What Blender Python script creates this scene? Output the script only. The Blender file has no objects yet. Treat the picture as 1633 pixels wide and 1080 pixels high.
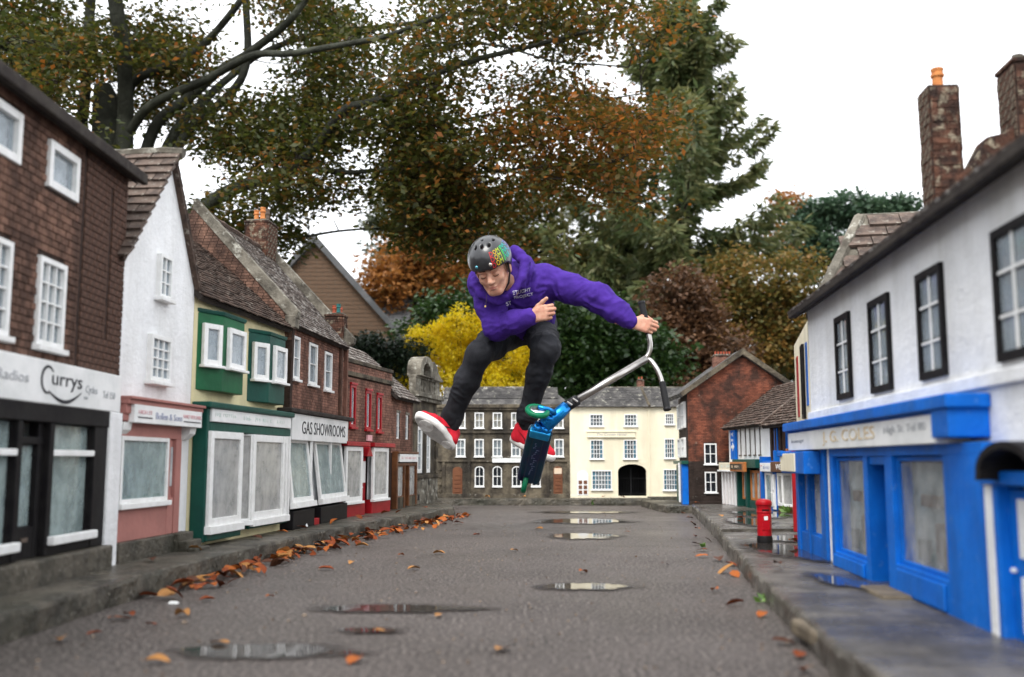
import bpy, bmesh, math, random
import numpy as np
from mathutils import Vector, Matrix, noise
from mathutils.bvhtree import BVHTree
random.seed(7); rng = np.random.default_rng(7)
scene = bpy.context.scene
COL = scene.collection
# ------------------------------------------------------------------ camera, sky, sun, exposure
FPX = 1594.0; PITCH = math.atan(195 / FPX); CAMZ = 0.36
cam_d = bpy.data.cameras.new('camera'); cam = bpy.data.objects.new('camera', cam_d); COL.objects.link(cam)
cam.location = (0, 0, CAMZ); cam.rotation_euler = (math.radians(90) + PITCH, 0, 0)
cam_d.sensor_width = 36; cam_d.lens = 36 * FPX / 1633; cam_d.clip_start = 0.05; cam_d.clip_end = 500
cam_d.dof.use_dof = True; cam_d.dof.focus_distance = 5.1; cam_d.dof.aperture_fstop = 2.5
scene.camera = cam
world = bpy.data.worlds.new('World'); scene.world = world; world.use_nodes = True
wn = world.node_tree.nodes; wl = world.node_tree.links
for n in list(wn): wn.remove(n)
w_out = wn.new('ShaderNodeOutputWorld'); w_bg = wn.new('ShaderNodeBackground'); w_bg.inputs['Strength'].default_value = 1.0
w_sky = wn.new('ShaderNodeTexSky'); w_sky.sky_type = 'NISHITA'; w_sky.sun_disc = False
SUN_EL, SUN_AZ = math.radians(52), math.radians(200)
w_sky.sun_elevation = SUN_EL; w_sky.sun_rotation = SUN_AZ
w_sc = wn.new('ShaderNodeMix'); w_sc.data_type = 'RGBA'; w_sc.blend_type = 'MULTIPLY'; w_sc.inputs[0].default_value = 1
w_sc.inputs[7].default_value = (0.1, 0.1, 0.1, 1); wl.new(w_sky.outputs[0], w_sc.inputs[6])
w_no = wn.new('ShaderNodeTexNoise'); w_no.inputs['Scale'].default_value = 1.6; w_no.inputs['Detail'].default_value = 4
w_rp = wn.new('ShaderNodeValToRGB'); wl.new(w_no.outputs['Fac'], w_rp.inputs['Fac'])
w_rp.color_ramp.elements[0].color = (0.86, 0.885, 0.92, 1); w_rp.color_ramp.elements[1].color = (0.95, 0.96, 0.98, 1)
w_mx = wn.new('ShaderNodeMix'); w_mx.data_type = 'RGBA'; w_mx.inputs[0].default_value = 0.93      # overcast: cloud sheet over the blue
wl.new(w_sc.outputs[2], w_mx.inputs[6]); wl.new(w_rp.outputs['Color'], w_mx.inputs[7])
wl.new(w_mx.outputs[2], w_bg.inputs['Color']); wl.new(w_bg.outputs[0], w_out.inputs['Surface'])
sun_d = bpy.data.lights.new('sun', 'SUN'); sun_d.energy = 1.5; sun_d.angle = math.radians(28); sun_d.color = (1, 0.97, 0.93)
sun = bpy.data.objects.new('sun', sun_d); COL.objects.link(sun)
sdir = Vector((math.sin(SUN_AZ) * math.cos(SUN_EL), math.cos(SUN_AZ) * math.cos(SUN_EL), math.sin(SUN_EL)))
sun.rotation_euler = sdir.to_track_quat('Z', 'Y').to_euler(); sun.location = (0, 0, 20)
vs = scene.view_settings; vs.view_transform = 'Standard'; vs.look = 'None'; vs.exposure = 1.25; vs.gamma = 1; vs.use_curve_mapping = False
scene.render.engine = 'CYCLES'
scene.cycles.max_bounces = 6; scene.cycles.transparent_max_bounces = 12

# ------------------------------------------------------------------ helpers
CT, ST_ = math.cos(PITCH), math.sin(PITCH)
def at(px, py, Y):                                  # point of the photograph at street distance Y
    a = (px - 816.5) / FPX; b = (540 - py) / FPX
    d = Vector((a, CT - b * ST_, ST_ + b * CT)); return Vector((0, 0, CAMZ)) + d * (Y / d.y)
def tag(o, label=None, cat=None, group=None, kind=None):
    if label: o['label'] = label
    if cat: o['category'] = cat
    if group: o['group'] = group
    if kind: o['kind'] = kind
    return o
def link(name, me, mat=None, parent=None):
    o = bpy.data.objects.new(name, me); COL.objects.link(o)
    if mat is not None and me is not None and not me.materials: me.materials.append(mat)
    if parent is not None: o.parent = parent
    return o
def empty(name, loc=(0, 0, 0), rz=0, parent=None):
    o = bpy.data.objects.new(name, None); COL.objects.link(o); o.location = loc; o.rotation_euler = (0, 0, rz)
    o.empty_display_size = 0.05
    if parent: o.parent = parent
    return o
class MB:
    def __init__(s): s.v = []; s.f = []
    def quadbox(s, p):                              # 8 points: bottom ring 0-3, top ring 4-7
        n = len(s.v); s.v += [tuple(q) for q in p]
        s.f += [tuple(n + i for i in f) for f in ((3, 2, 1, 0), (4, 5, 6, 7), (0, 1, 5, 4), (1, 2, 6, 5), (2, 3, 7, 6), (3, 0, 4, 7))]
        return s
    def box(s, x0, x1, y0, y1, z0, z1):
        return s.quadbox([(x0, y0, z0), (x1, y0, z0), (x1, y1, z0), (x0, y1, z0), (x0, y0, z1), (x1, y0, z1), (x1, y1, z1), (x0, y1, z1)])
    def prism(s, poly, y0, y1):                     # polygon in (x,z), counter-clockwise seen from -y, extruded y0 -> y1
        n = len(s.v); k = len(poly)
        s.v += [(x, y0, z) for x, z in poly] + [(x, y1, z) for x, z in poly]
        s.f.append(tuple(range(n, n + k))); s.f.append(tuple(n + k + i for i in reversed(range(k))))
        for i in range(k): j = (i + 1) % k; s.f.append((n + j, n + i, n + k + i, n + k + j))
        return s
    def xprism(s, poly, x0, x1):                    # polygon in (y,z) extruded along x
        n = len(s.v); k = len(poly)
        s.v += [(x0, y, z) for y, z in poly] + [(x1, y, z) for y, z in poly]
        s.f.append(tuple(n + i for i in reversed(range(k)))); s.f.append(tuple(range(n + k, n + 2 * k)))
        for i in range(k): j = (i + 1) % k; s.f.append((n + i, n + j, n + k + j, n + k + i))
        return s
    def tube(s, pts, rad, n=8, cap=True):
        pts = [Vector(p) for p in pts]; b0 = len(s.v); up = Vector((0.13, 0.21, 1)).normalized()
        if not hasattr(rad, '__len__'): rad = [rad] * len(pts)
        for i, p in enumerate(pts):
            t = (pts[min(i + 1, len(pts) - 1)] - pts[max(i - 1, 0)]).normalized()
            a = t.cross(up)
            if a.length < 1e-3: a = t.cross(Vector((1, 0, 0)))
            a.normalize(); b = t.cross(a)
            for k in range(n):
                w = 2 * math.pi * k / n; s.v.append(tuple(p + (a * math.cos(w) + b * math.sin(w)) * rad[i]))
        for i in range(len(pts) - 1):
            for k in range(n):
                q = b0 + i * n; k2 = (k + 1) % n; s.f.append((q + k, q + n + k, q + n + k2, q + k2))
        if cap:
            s.f.append(tuple(b0 + k for k in range(n))); e = b0 + (len(pts) - 1) * n; s.f.append(tuple(e + k for k in reversed(range(n))))
        return s
    def lathe(s, prof, n=16, c=(0, 0, 0)):
        b0 = len(s.v)
        for r, z in prof:
            for k in range(n): w = 2 * math.pi * k / n; s.v.append((c[0] + r * math.cos(w), c[1] + r * math.sin(w), c[2] + z))
        for i in range(len(prof) - 1):
            for k in range(n):
                q = b0 + i * n; k2 = (k + 1) % n; s.f.append((q + k, q + k2, q + n + k2, q + n + k))
        s.f.append(tuple(b0 + k for k in reversed(range(n)))); e = b0 + (len(prof) - 1) * n; s.f.append(tuple(e + k for k in range(n)))
        return s
    def mesh(s, name, smooth=False):
        me = bpy.data.meshes.new(name); me.from_pydata(s.v, [], s.f); me.update()
        if smooth:
            for p in me.polygons: p.use_smooth = True
        return me
    def build(s, name, mat, parent=None, bevel=0, smooth=False, seg=2):
        o = link(name, s.mesh(name, smooth), mat, parent)
        if bevel:
            m = o.modifiers.new('bevel', 'BEVEL'); m.width = bevel; m.segments = seg; m.limit_method = 'ANGLE'
        return o
def np_mesh(name, V, F, smooth=False):              # V (n,3), F (m,k) arrays
    V = np.asarray(V, dtype=np.float32); F = np.asarray(F, dtype=np.int32); k = F.shape[1]
    me = bpy.data.meshes.new(name); me.vertices.add(len(V)); me.vertices.foreach_set('co', V.ravel())
    me.loops.add(F.size); me.loops.foreach_set('vertex_index', F.ravel())
    me.polygons.add(len(F)); me.polygons.foreach_set('loop_start', np.arange(0, F.size, k, dtype=np.int32))
    if smooth: me.polygons.foreach_set('use_smooth', np.ones(len(F), dtype=bool))
    me.update(calc_edges=True); return me

# ------------------------------------------------------------------ materials (procedural)
MATS = {}
def pm(name, c1, c2=None, scale=12, rough=0.7, bump=0.0, bscale=60, metal=0, stain=None, sscale=5, samt=0.5, streak=False, island=0, detail=5, coat=0, spec=None, rvar=0, spots=None, sp_scale=25, sp_lim=0.535):
    if name in MATS: return MATS[name]
    m = bpy.data.materials.new(name); m.use_nodes = True; N = m.node_tree.nodes; L = m.node_tree.links
    b = N['Principled BSDF']; b.inputs['Roughness'].default_value = rough; b.inputs['Metallic'].default_value = metal
    if coat: b.inputs['Coat Weight'].default_value = coat; b.inputs['Coat Roughness'].default_value = 0.1
    b.inputs['Specular IOR Level'].default_value = (0.5 if metal or coat else 0.16) if spec is None else spec
    tc = N.new('ShaderNodeTexCoord')
    def noise_n(sc, det=5, vec=None, ro=0.6):
        n = N.new('ShaderNodeTexNoise'); n.inputs['Scale'].default_value = sc; n.inputs['Detail'].default_value = det; n.inputs['Roughness'].default_value = ro
        L.new(vec or tc.outputs['Object'], n.inputs['Vector']); return n
    def ramp(src, lo, hi):
        r = N.new('ShaderNodeMapRange'); r.inputs[1].default_value = lo; r.inputs[2].default_value = hi; L.new(src, r.inputs[0]); return r.outputs[0]
    def mix(fac, a, bb):
        x = N.new('ShaderNodeMix'); x.data_type = 'RGBA'
        if isinstance(fac, float): x.inputs[0].default_value = fac
        else: L.new(fac, x.inputs[0])
        for k, q in ((6, a), (7, bb)):
            if isinstance(q, tuple): x.inputs[k].default_value = q
            else: L.new(q, x.inputs[k])
        return x.outputs[2]
    col = tuple(c1) + (1,)
    if c2 is not None: col = mix(ramp(noise_n(scale, detail).outputs['Fac'], 0.40, 0.60), col, tuple(c2) + (1,))
    if island:
        g = N.new('ShaderNodeNewGeometry'); hs = N.new('ShaderNodeHueSaturation')
        mr = N.new('ShaderNodeMapRange'); mr.inputs[3].default_value = 1 - island; mr.inputs[4].default_value = 1 + island
        L.new(g.outputs['Random Per Island'], mr.inputs[0]); L.new(mr.outputs[0], hs.inputs['Value'])
        if isinstance(col, tuple): hs.inputs['Color'].default_value = col
        else: L.new(col, hs.inputs['Color'])
        col = hs.outputs['Color']
    if stain is not None:
        vec = None
        if streak:
            mp = N.new('ShaderNodeMapping'); mp.inputs['Scale'].default_value = (1, 1, 0.16); L.new(tc.outputs['Object'], mp.inputs['Vector']); vec = mp.outputs[0]
        f = ramp(noise_n(sscale, 6, vec, 0.65).outputs['Fac'], 0.45, 0.64)
        mm = N.new('ShaderNodeMath'); mm.operation = 'MULTIPLY'; mm.inputs[1].default_value = samt; L.new(f, mm.inputs[0])
        col = mix(mm.outputs[0], col, tuple(stain) + (1,))
    if spots is not None:
        f = ramp(noise_n(sp_scale, 7, None, 0.62).outputs['Fac'], sp_lim, sp_lim + 0.14)
        col = mix(f, col, tuple(spots) + (1,))
    if isinstance(col, tuple): b.inputs['Base Color'].default_value = col
    else: L.new(col, b.inputs['Base Color'])
    if rvar:
        r = N.new('ShaderNodeMapRange'); r.inputs[1].default_value = 0.35; r.inputs[2].default_value = 0.65
        r.inputs[3].default_value = max(0.02, rough - rvar); r.inputs[4].default_value = min(1, rough + rvar)
        L.new(noise_n(scale * 0.4, 4).outputs['Fac'], r.inputs[0]); L.new(r.outputs[0], b.inputs['Roughness'])
    if bump:
        bn = N.new('ShaderNodeBump'); bn.inputs['Strength'].default_value = 1.0; bn.inputs['Distance'].default_value = bump * 2
        L.new(noise_n(bscale, 6, None, 0.7).outputs['Fac'], bn.inputs['Height']); L.new(bn.outputs[0], b.inputs['Normal'])
    MATS[name] = m; return m
def glass_mat(name, haze=0.45, col=(0.42, 0.47, 0.50), rough=0.06, nscale=14):
    if name in MATS: return MATS[name]                # old perspex pane: partly see-through, misted and grimy
    m = bpy.data.materials.new(name); m.use_nodes = True; N = m.node_tree.nodes; L = m.node_tree.links
    b = N['Principled BSDF']; b.inputs['Base Color'].default_value = col + (1,); b.inputs['Roughness'].default_value = rough
    tr = N.new('ShaderNodeBsdfTransparent'); tr.inputs[0].default_value = (0.9, 0.94, 0.95, 1)
    tc = N.new('ShaderNodeTexCoord'); n = N.new('ShaderNodeTexNoise'); n.inputs['Scale'].default_value = nscale; n.inputs['Detail'].default_value = 7; n.inputs['Roughness'].default_value = 0.65
    mp = N.new('ShaderNodeMapping'); mp.inputs['Scale'].default_value = (1, 1, 0.85); L.new(tc.outputs['Object'], mp.inputs[0]); L.new(mp.outputs[0], n.inputs['Vector'])
    r = N.new('ShaderNodeMapRange'); r.inputs[1].default_value = 0.36; r.inputs[2].default_value = 0.64; r.inputs[3].default_value = max(0.06, haze - 0.2); r.inputs[4].default_value = min(1, haze + 0.2)
    L.new(n.outputs['Fac'], r.inputs[0]); mx = N.new('ShaderNodeMixShader'); L.new(r.outputs[0], mx.inputs[0])
    L.new(tr.outputs[0], mx.inputs[1]); L.new(b.outputs[0], mx.inputs[2]); L.new(mx.outputs[0], N['Material Output'].inputs['Surface'])
    MATS[name] = m; return m
def leaf_mat(name, stops, transl=0.35, rough=0.55):
    if name in MATS: return MATS[name]
    m = bpy.data.materials.new(name); m.use_nodes = True; N = m.node_tree.nodes; L = m.node_tree.links
    b = N['Principled BSDF']; b.inputs['Roughness'].default_value = rough
    a = N.new('ShaderNodeAttribute'); a.attribute_name = 'tint'; r = N.new('ShaderNodeValToRGB'); L.new(a.outputs['Fac'], r.inputs['Fac'])
    e = r.color_ramp.elements
    while len(e) < len(stops): e.new(0.5)
    for k, (p, c) in enumerate(stops): e[k].position = p; e[k].color = tuple(c) + (1,)
    t = N.new('ShaderNodeBsdfTranslucent'); mx = N.new('ShaderNodeMixShader'); mx.inputs[0].default_value = transl
    L.new(r.outputs['Color'], b.inputs['Base Color']); L.new(r.outputs['Color'], t.inputs['Color'])
    L.new(b.outputs[0], mx.inputs[1]); L.new(t.outputs[0], mx.inputs[2]); L.new(mx.outputs[0], N['Material Output'].inputs['Surface'])
    MATS[name] = m; return m
M = {}
M['white'] = pm('white_paint', (0.80, 0.80, 0.79), (0.68, 0.69, 0.68), 9, 0.45, 0.0006, 90)
M['frame'] = pm('white_gloss_frame', (0.82, 0.82, 0.81), (0.74, 0.74, 0.72), 30, 0.4, 0.0006, 120)
M['wallwhite'] = pm('white_render', (0.86, 0.865, 0.87), (0.78, 0.785, 0.79), 7, 0.75, 0.003, 45, stain=(0.42, 0.41, 0.37), sscale=6, samt=0.32, streak=True)
M['black'] = pm('black_gloss_paint', (0.007, 0.006, 0.007), (0.013, 0.012, 0.012), 20, 0.5, 0.0006, 60, spec=0.12)
M['blue'] = pm('bright_blue_paint', (0.002, 0.145, 0.60), (0.002, 0.115, 0.50), 9, 0.5, 0.0014, 40, stain=(0.010, 0.07, 0.24), sscale=9, samt=0.5, streak=True, spots=(0.07, 0.20, 0.52), sp_scale=55, sp_lim=0.60)
M['pink'] = pm('dusty_pink_paint', (0.40, 0.175, 0.15), (0.34, 0.15, 0.13), 10, 0.55, 0.0008, 50)
M['dgreen'] = pm('dark_green_paint', (0.008, 0.055, 0.042), (0.010, 0.075, 0.055), 8, 0.4, 0.0008, 50)
M['green'] = pm('mid_green_paint', (0.012, 0.115, 0.045), (0.010, 0.085, 0.035), 9, 0.4, 0.0008, 50)
M['red'] = pm('red_gloss_paint', (0.36, 0.012, 0.018), (0.28, 0.010, 0.015), 12, 0.35, 0.0006, 60)
M['postred'] = pm('pillar_box_red', (0.38, 0.006, 0.012), (0.32, 0.006, 0.011), 14, 0.3, 0.0006, 60)
M['yellow'] = pm('pale_yellow_render', (0.74, 0.66, 0.40), (0.66, 0.58, 0.34), 8, 0.75, 0.002, 50, stain=(0.35, 0.31, 0.2), sscale=7, samt=0.35, streak=True)
M['cream'] = pm('cream_render', (0.84, 0.78, 0.60), (0.80, 0.73, 0.55), 5, 0.7, 0.001, 60, stain=(0.55, 0.49, 0.36), sscale=5, samt=0.5, streak=True)
M['brick1'] = pm('brown_cast_brick', (0.215, 0.120, 0.085), (0.120, 0.068, 0.050), 22, 0.85, 0.004, 90, stain=(0.03, 0.02, 0.018), sscale=7, samt=0.6, streak=True, island=0.3)
M['mortar1'] = pm('dark_mortar', (0.055, 0.035, 0.028), (0.035, 0.024, 0.02), 30, 0.95, 0.003, 120)
M['brick2'] = pm('red_cast_brick', (0.29, 0.145, 0.105), (0.175, 0.090, 0.066), 16, 0.85, 0.003, 90, stain=(0.045, 0.026, 0.02), sscale=6, samt=0.65, streak=True, island=0.25)
M['brick3'] = pm('mottled_brick', (0.235, 0.078, 0.046), (0.062, 0.032, 0.024), 7.5, 0.85, 0.003, 110, island=0.25, stain=(0.028, 0.02, 0.017), sscale=3.2, samt=0.35, spots=(0.36, 0.28, 0.22), sp_scale=26, sp_lim=0.635)
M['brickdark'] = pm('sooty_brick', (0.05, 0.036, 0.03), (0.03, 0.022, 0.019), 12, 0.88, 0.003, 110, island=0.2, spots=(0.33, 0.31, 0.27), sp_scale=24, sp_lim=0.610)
M['stone'] = pm('weathered_stone', (0.165, 0.138, 0.098), (0.060, 0.050, 0.039), 9, 0.9, 0.005, 60, stain=(0.026, 0.023, 0.020), sscale=6, samt=0.8, streak=True, spots=(0.42, 0.40, 0.34), sp_scale=40, sp_lim=0.635)
M['stonelight'] = pm('lichen_stone', (0.235, 0.215, 0.175), (0.10, 0.088, 0.07), 11, 0.9, 0.005, 60, stain=(0.04, 0.036, 0.03), sscale=7, samt=0.7, spots=(0.47, 0.46, 0.40), sp_scale=24, sp_lim=0.555)
M['slate'] = pm('lichen_slate', (0.105, 0.100, 0.096), (0.055, 0.053, 0.053), 14, 0.75, 0.003, 80, spots=(0.34, 0.33, 0.28), sp_scale=24, sp_lim=0.575, island=0.15)
M['tile'] = pm('stone_roof_tile', (0.145, 0.108, 0.088), (0.062, 0.047, 0.041), 20, 0.85, 0.003, 90, island=0.25, spots=(0.34, 0.30, 0.25), sp_scale=40, sp_lim=0.575)
M['tiledark'] = pm('old_brown_tile', (0.105, 0.072, 0.057), (0.050, 0.036, 0.030), 25, 0.88, 0.003, 90, island=0.3, spots=(0.36, 0.33, 0.28), sp_scale=45, sp_lim=0.575)
M['tilelichen'] = pm('lichened_grey_tile', (0.15, 0.125, 0.11), (0.07, 0.055, 0.048), 24, 0.88, 0.003, 90, island=0.3, spots=(0.42, 0.40, 0.37), sp_scale=30, sp_lim=0.515)
M['eaves'] = pm('black_eaves', (0.030, 0.024, 0.022), (0.05, 0.042, 0.036), 20, 0.8, 0.003, 60)
M['chim'] = pm('lichen_chimney_brick', (0.125, 0.058, 0.038), (0.038, 0.024, 0.02), 16, 0.9, 0.006, 60, island=0.35, spots=(0.30, 0.26, 0.19), sp_scale=30, sp_lim=0.53)
M['pot'] = pm('terracotta_pot', (0.55, 0.22, 0.07), (0.42, 0.15, 0.05), 60, 0.7, 0.001, 100)
M['potred'] = pm('red_clay_pot', (0.38, 0.09, 0.05), (0.3, 0.07, 0.04), 60, 0.7, 0.001, 100)
M['potteal'] = pm('teal_pot', (0.02, 0.10, 0.10), (0.03, 0.13, 0.12), 60, 0.6)
M['potgrey'] = pm('grey_pot', (0.13, 0.10, 0.08), (0.08, 0.06, 0.05), 60, 0.8, 0.001, 100)
M['brown'] = pm('brown_varnished_wood', (0.15, 0.06, 0.025), (0.10, 0.04, 0.018), 20, 0.4, 0.001, 60)
M['orangewood'] = pm('orange_varnished_wood', (0.45, 0.17, 0.05), (0.36, 0.13, 0.04), 20, 0.4, 0.001, 60)
M['doorbrown'] = pm('brown_door_paint', (0.17, 0.07, 0.035), (0.14, 0.055, 0.03), 20, 0.5)
M['timber'] = pm('black_rough_timber', (0.05, 0.03, 0.022), (0.02, 0.014, 0.012), 18, 0.85, 0.006, 50, stain=(0.12, 0.06, 0.035), sscale=12, samt=0.6, streak=True)
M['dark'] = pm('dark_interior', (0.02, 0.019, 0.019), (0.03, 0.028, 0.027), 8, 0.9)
M['interior'] = pm('pale_shop_interior', (0.36, 0.36, 0.35), (0.26, 0.26, 0.25), 6, 0.8)
M['interiorgrey'] = pm('misty_blind', (0.50, 0.50, 0.50), (0.36, 0.37, 0.38), 7, 0.85, stain=(0.14, 0.13, 0.125), sscale=16, samt=0.55)
M['curtain'] = pm('net_curtain', (0.50, 0.53, 0.56), (0.36, 0.39, 0.42), 40, 0.9)
M['curtaincream'] = pm('peach_blind', (0.70, 0.50, 0.30), (0.62, 0.5, 0.38), 14, 0.8)
M['curtainblue'] = pm('turquoise_curtain', (0.05, 0.36, 0.52), (0.08, 0.42, 0.58), 30, 0.8)
M['glass'] = glass_mat('misted_window_pane', 0.42, (0.42, 0.47, 0.51))
M['shopglass'] = glass_mat('misted_shop_pane', 0.58, (0.54, 0.53, 0.51), 0.12, 16)
M['shopglassgreen'] = glass_mat('greenish_shop_pane', 0.44, (0.42, 0.51, 0.50), 0.1, 13)
M['shopclear'] = glass_mat('half_clear_shop_pane', 0.26, (0.52, 0.52, 0.51), 0.1, 10)
M['darkglass'] = glass_mat('dark_window_pane', 0.3, (0.03, 0.035, 0.045), 0.05)
M['clearglass'] = glass_mat('clean_window_pane', 0.16, (0.25, 0.28, 0.31), 0.05)
M['ink'] = pm('dark_lettering', (0.03, 0.03, 0.035), None, rough=0.6)
M['fadedink'] = pm('faded_grey_lettering', (0.30, 0.31, 0.33), (0.45, 0.46, 0.47), 60, rough=0.6)
M['paleink'] = pm('faded_green_lettering', (0.52, 0.62, 0.58), (0.66, 0.70, 0.66), 60, rough=0.6)
M['redink'] = pm('faded_red_lettering', (0.62, 0.32, 0.34), (0.7, 0.45, 0.46), 60, rough=0.6)
M['goldink'] = pm('faded_gold_lettering', (0.60, 0.42, 0.20), (0.62, 0.55, 0.42), 30, rough=0.6)
M['blueink'] = pm('faded_blue_lettering', (0.25, 0.27, 0.42), (0.4, 0.42, 0.5), 60, rough=0.6)
M['iron'] = pm('black_iron', (0.012, 0.012, 0.013), None, rough=0.5)
M['asphalt'] = pm('damp_asphalt', (0.074, 0.061, 0.056), (0.042, 0.034, 0.031), 1.9, 0.45, 0.007, 120, stain=(0.026, 0.020, 0.016), sscale=1.2, samt=0.85, rvar=0.18, spots=(0.30, 0.26, 0.235), sp_scale=110, sp_lim=0.48, spec=0.35)
M['pave'] = pm('mossy_wet_concrete', (0.120, 0.103, 0.078), (0.042, 0.037, 0.028), 9, 0.45, 0.007, 45, stain=(0.030, 0.030, 0.018), sscale=4, samt=0.75, rvar=0.25, spots=(0.24, 0.22, 0.18), sp_scale=70, sp_lim=0.575, spec=0.4)
M['pavewet'] = pm('wet_grey_concrete', (0.120, 0.108, 0.092), (0.052, 0.046, 0.038), 8, 0.27, 0.004, 40, stain=(0.032, 0.026, 0.018), sscale=4, samt=0.75, rvar=0.2, spots=(0.2, 0.18, 0.15), sp_scale=60, sp_lim=0.595, spec=0.6)
M['step'] = pm('pale_step_stone', (0.19, 0.155, 0.11), (0.11, 0.09, 0.065), 14, 0.6, 0.003, 60)
M['ground'] = pm('damp_earth_and_grass', (0.045, 0.055, 0.022), (0.06, 0.045, 0.028), 1.5, 0.9, 0.02, 12)
M['bark'] = pm('grey_green_beech_bark', (0.075, 0.08, 0.06), (0.032, 0.034, 0.026), 3, 0.85, 0.02, 14, stain=(0.02, 0.02, 0.016), sscale=1.5, samt=0.7, streak=True)
M['barkdark'] = pm('dark_bark', (0.035, 0.028, 0.022), (0.018, 0.015, 0.012), 5, 0.9, 0.01, 20)
M['hall'] = pm('hall_brick', (0.165, 0.105, 0.070), (0.11, 0.070, 0.047), 1.2, 0.85, 0.003, 30, island=0.25)
M['hallmortar'] = pm('hall_mortar', (0.16, 0.13, 0.10), (0.12, 0.1, 0.08), 3, 0.9)
M['hallslate'] = pm('hall_slates', (0.13, 0.13, 0.135), (0.085, 0.088, 0.092), 3, 0.7, 0.004, 20, island=0.15)
# ------------------------------------------------------------------ builders for the model houses
class House:                                        # local frame: x along the front (left to right seen from the street), -y towards the street
    def __init__(s, name, label, p0, p1, cat='model house', group='model houses of the miniature street'):
        d = Vector((p1[0] - p0[0], p1[1] - p0[1])); s.L = d.length
        s.root = empty(name, (p0[0], p0[1], 0), math.atan2(d.y, d.x)); tag(s.root, label, cat, group)
    def part(s, name, mat, boxes, bevel=0.0, parent=None, label=None):
        left = list(boxes); groups = []; e = 0.0012   # boxes that touch are one piece, the others are pieces of their own
        while left:
            g = [left.pop(0)]; i = 0
            while i < len(g):
                a = g[i]; i += 1
                for b in left[:]:
                    if all(a[k] <= b[k + 1] + e and b[k] <= a[k + 1] + e for k in (0, 2, 4)): g.append(b); left.remove(b)
            groups.append(g)
        for g in reversed(groups):
            mb = MB()
            for b in g: mb.box(*b)
            o = mb.build(name, M[mat], parent or s.root, bevel)
            if label: o['label'] = label
            s.made = [o] + (s.made if g is not groups[-1] else [])
        return o
def cut_rects(u0, u1, z0, z1, ops):
    zs = sorted({z0, z1} | {z for o in ops for z in o[2:4] if z0 < z < z1}); out = []
    for a, b in zip(zs[:-1], zs[1:]):
        mid = (a + b) / 2; iv = [(u0, u1)]
        for o in ops:
            if o[2] < mid < o[3]:
                nv = []
                for p, q in iv:
                    if o[1] <= p or o[0] >= q: nv.append((p, q)); continue
                    if o[0] > p: nv.append((p, o[0]))
                    if o[1] < q: nv.append((o[1], q))
                iv = nv
        out += [(p, q, a, b) for p, q in iv if q - p > 1e-4]
    return out
def wall(h, u0, u1, z0, z1, ops, mat, y0=0.0, th=0.03, name='wall', parent=None):
    mb = MB()
    for p, q, a, b in cut_rects(u0, u1, z0, z1, ops): mb.box(p, q, y0, y0 + th, a, b)
    return mb.build(name, M[mat], parent or h.root)
BOXCACHE = {}
def shared_box(w, d, hh, mat, key=''):
    k = (round(w, 3), round(d, 4), round(hh, 4), mat, key)
    if k not in BOXCACHE:
        me = MB().box(-k[0] / 2, k[0] / 2, -k[1], 0, -k[2] / 2, k[2] / 2).mesh('piece'); me.materials.append(M[mat]); BOXCACHE[k] = me
    return BOXCACHE[k]
def brick_rects(u0, u1, z0, z1, ops, bw, bh, j, top=None):
    out = []; r = 0; z = z0
    while z + bh * 0.5 < z1:
        a, b = z, min(z + bh, z1); iv = [(u0, u1)] if top is None else [top((a + b) / 2)]
        for o in ops:
            if o[2] < b - 0.002 and o[3] > a + 0.002:
                nv = []
                for p, q in iv:
                    if o[1] <= p or o[0] >= q: nv.append((p, q)); continue
                    if o[0] > p: nv.append((p, o[0]))
                    if o[1] < q: nv.append((o[1], q))
                iv = nv
        off = (bw + j) * 0.5 * (r % 2)
        for p, q in iv:
            k = math.floor((p - u0 + off) / (bw + j)); x = u0 - off + k * (bw + j)
            while x < q:
                c, d = max(x, p), min(x + bw, q)
                if d - c > 0.006: out.append((c, d, a, b))
                x += bw + j
        z += bh + j; r += 1
    return out
def bricks(parent, rects, mat, y0=0.0, proud=0.0025, single=0, name='brick'):
    if single and len(rects) > single:
        rects = sorted(rects, key=lambda q: -(q[0] + q[1])); 
    rest = rects[single:]
    for c, d, a, b in rects[:single]:
        o = link(name, shared_box(d - c, proud + 0.006, b - a, mat)); o.parent = parent
        o.location = ((c + d) / 2, y0 + 0.006 + random.uniform(-0.0009, 0.0009), (a + b) / 2); o.rotation_euler = (random.uniform(-.012, .012), random.uniform(-.012, .012), random.uniform(-.012, .012))
    if rest:
        mb = MB()
        for c, d, a, b in rest:
            t = random.uniform(-0.0008, 0.0008); mb.box(c, d, y0 - proud + t, y0 + 0.004, a, b)
        tag(mb.build('brick_courses', M[mat], parent), kind='stuff')
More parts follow.
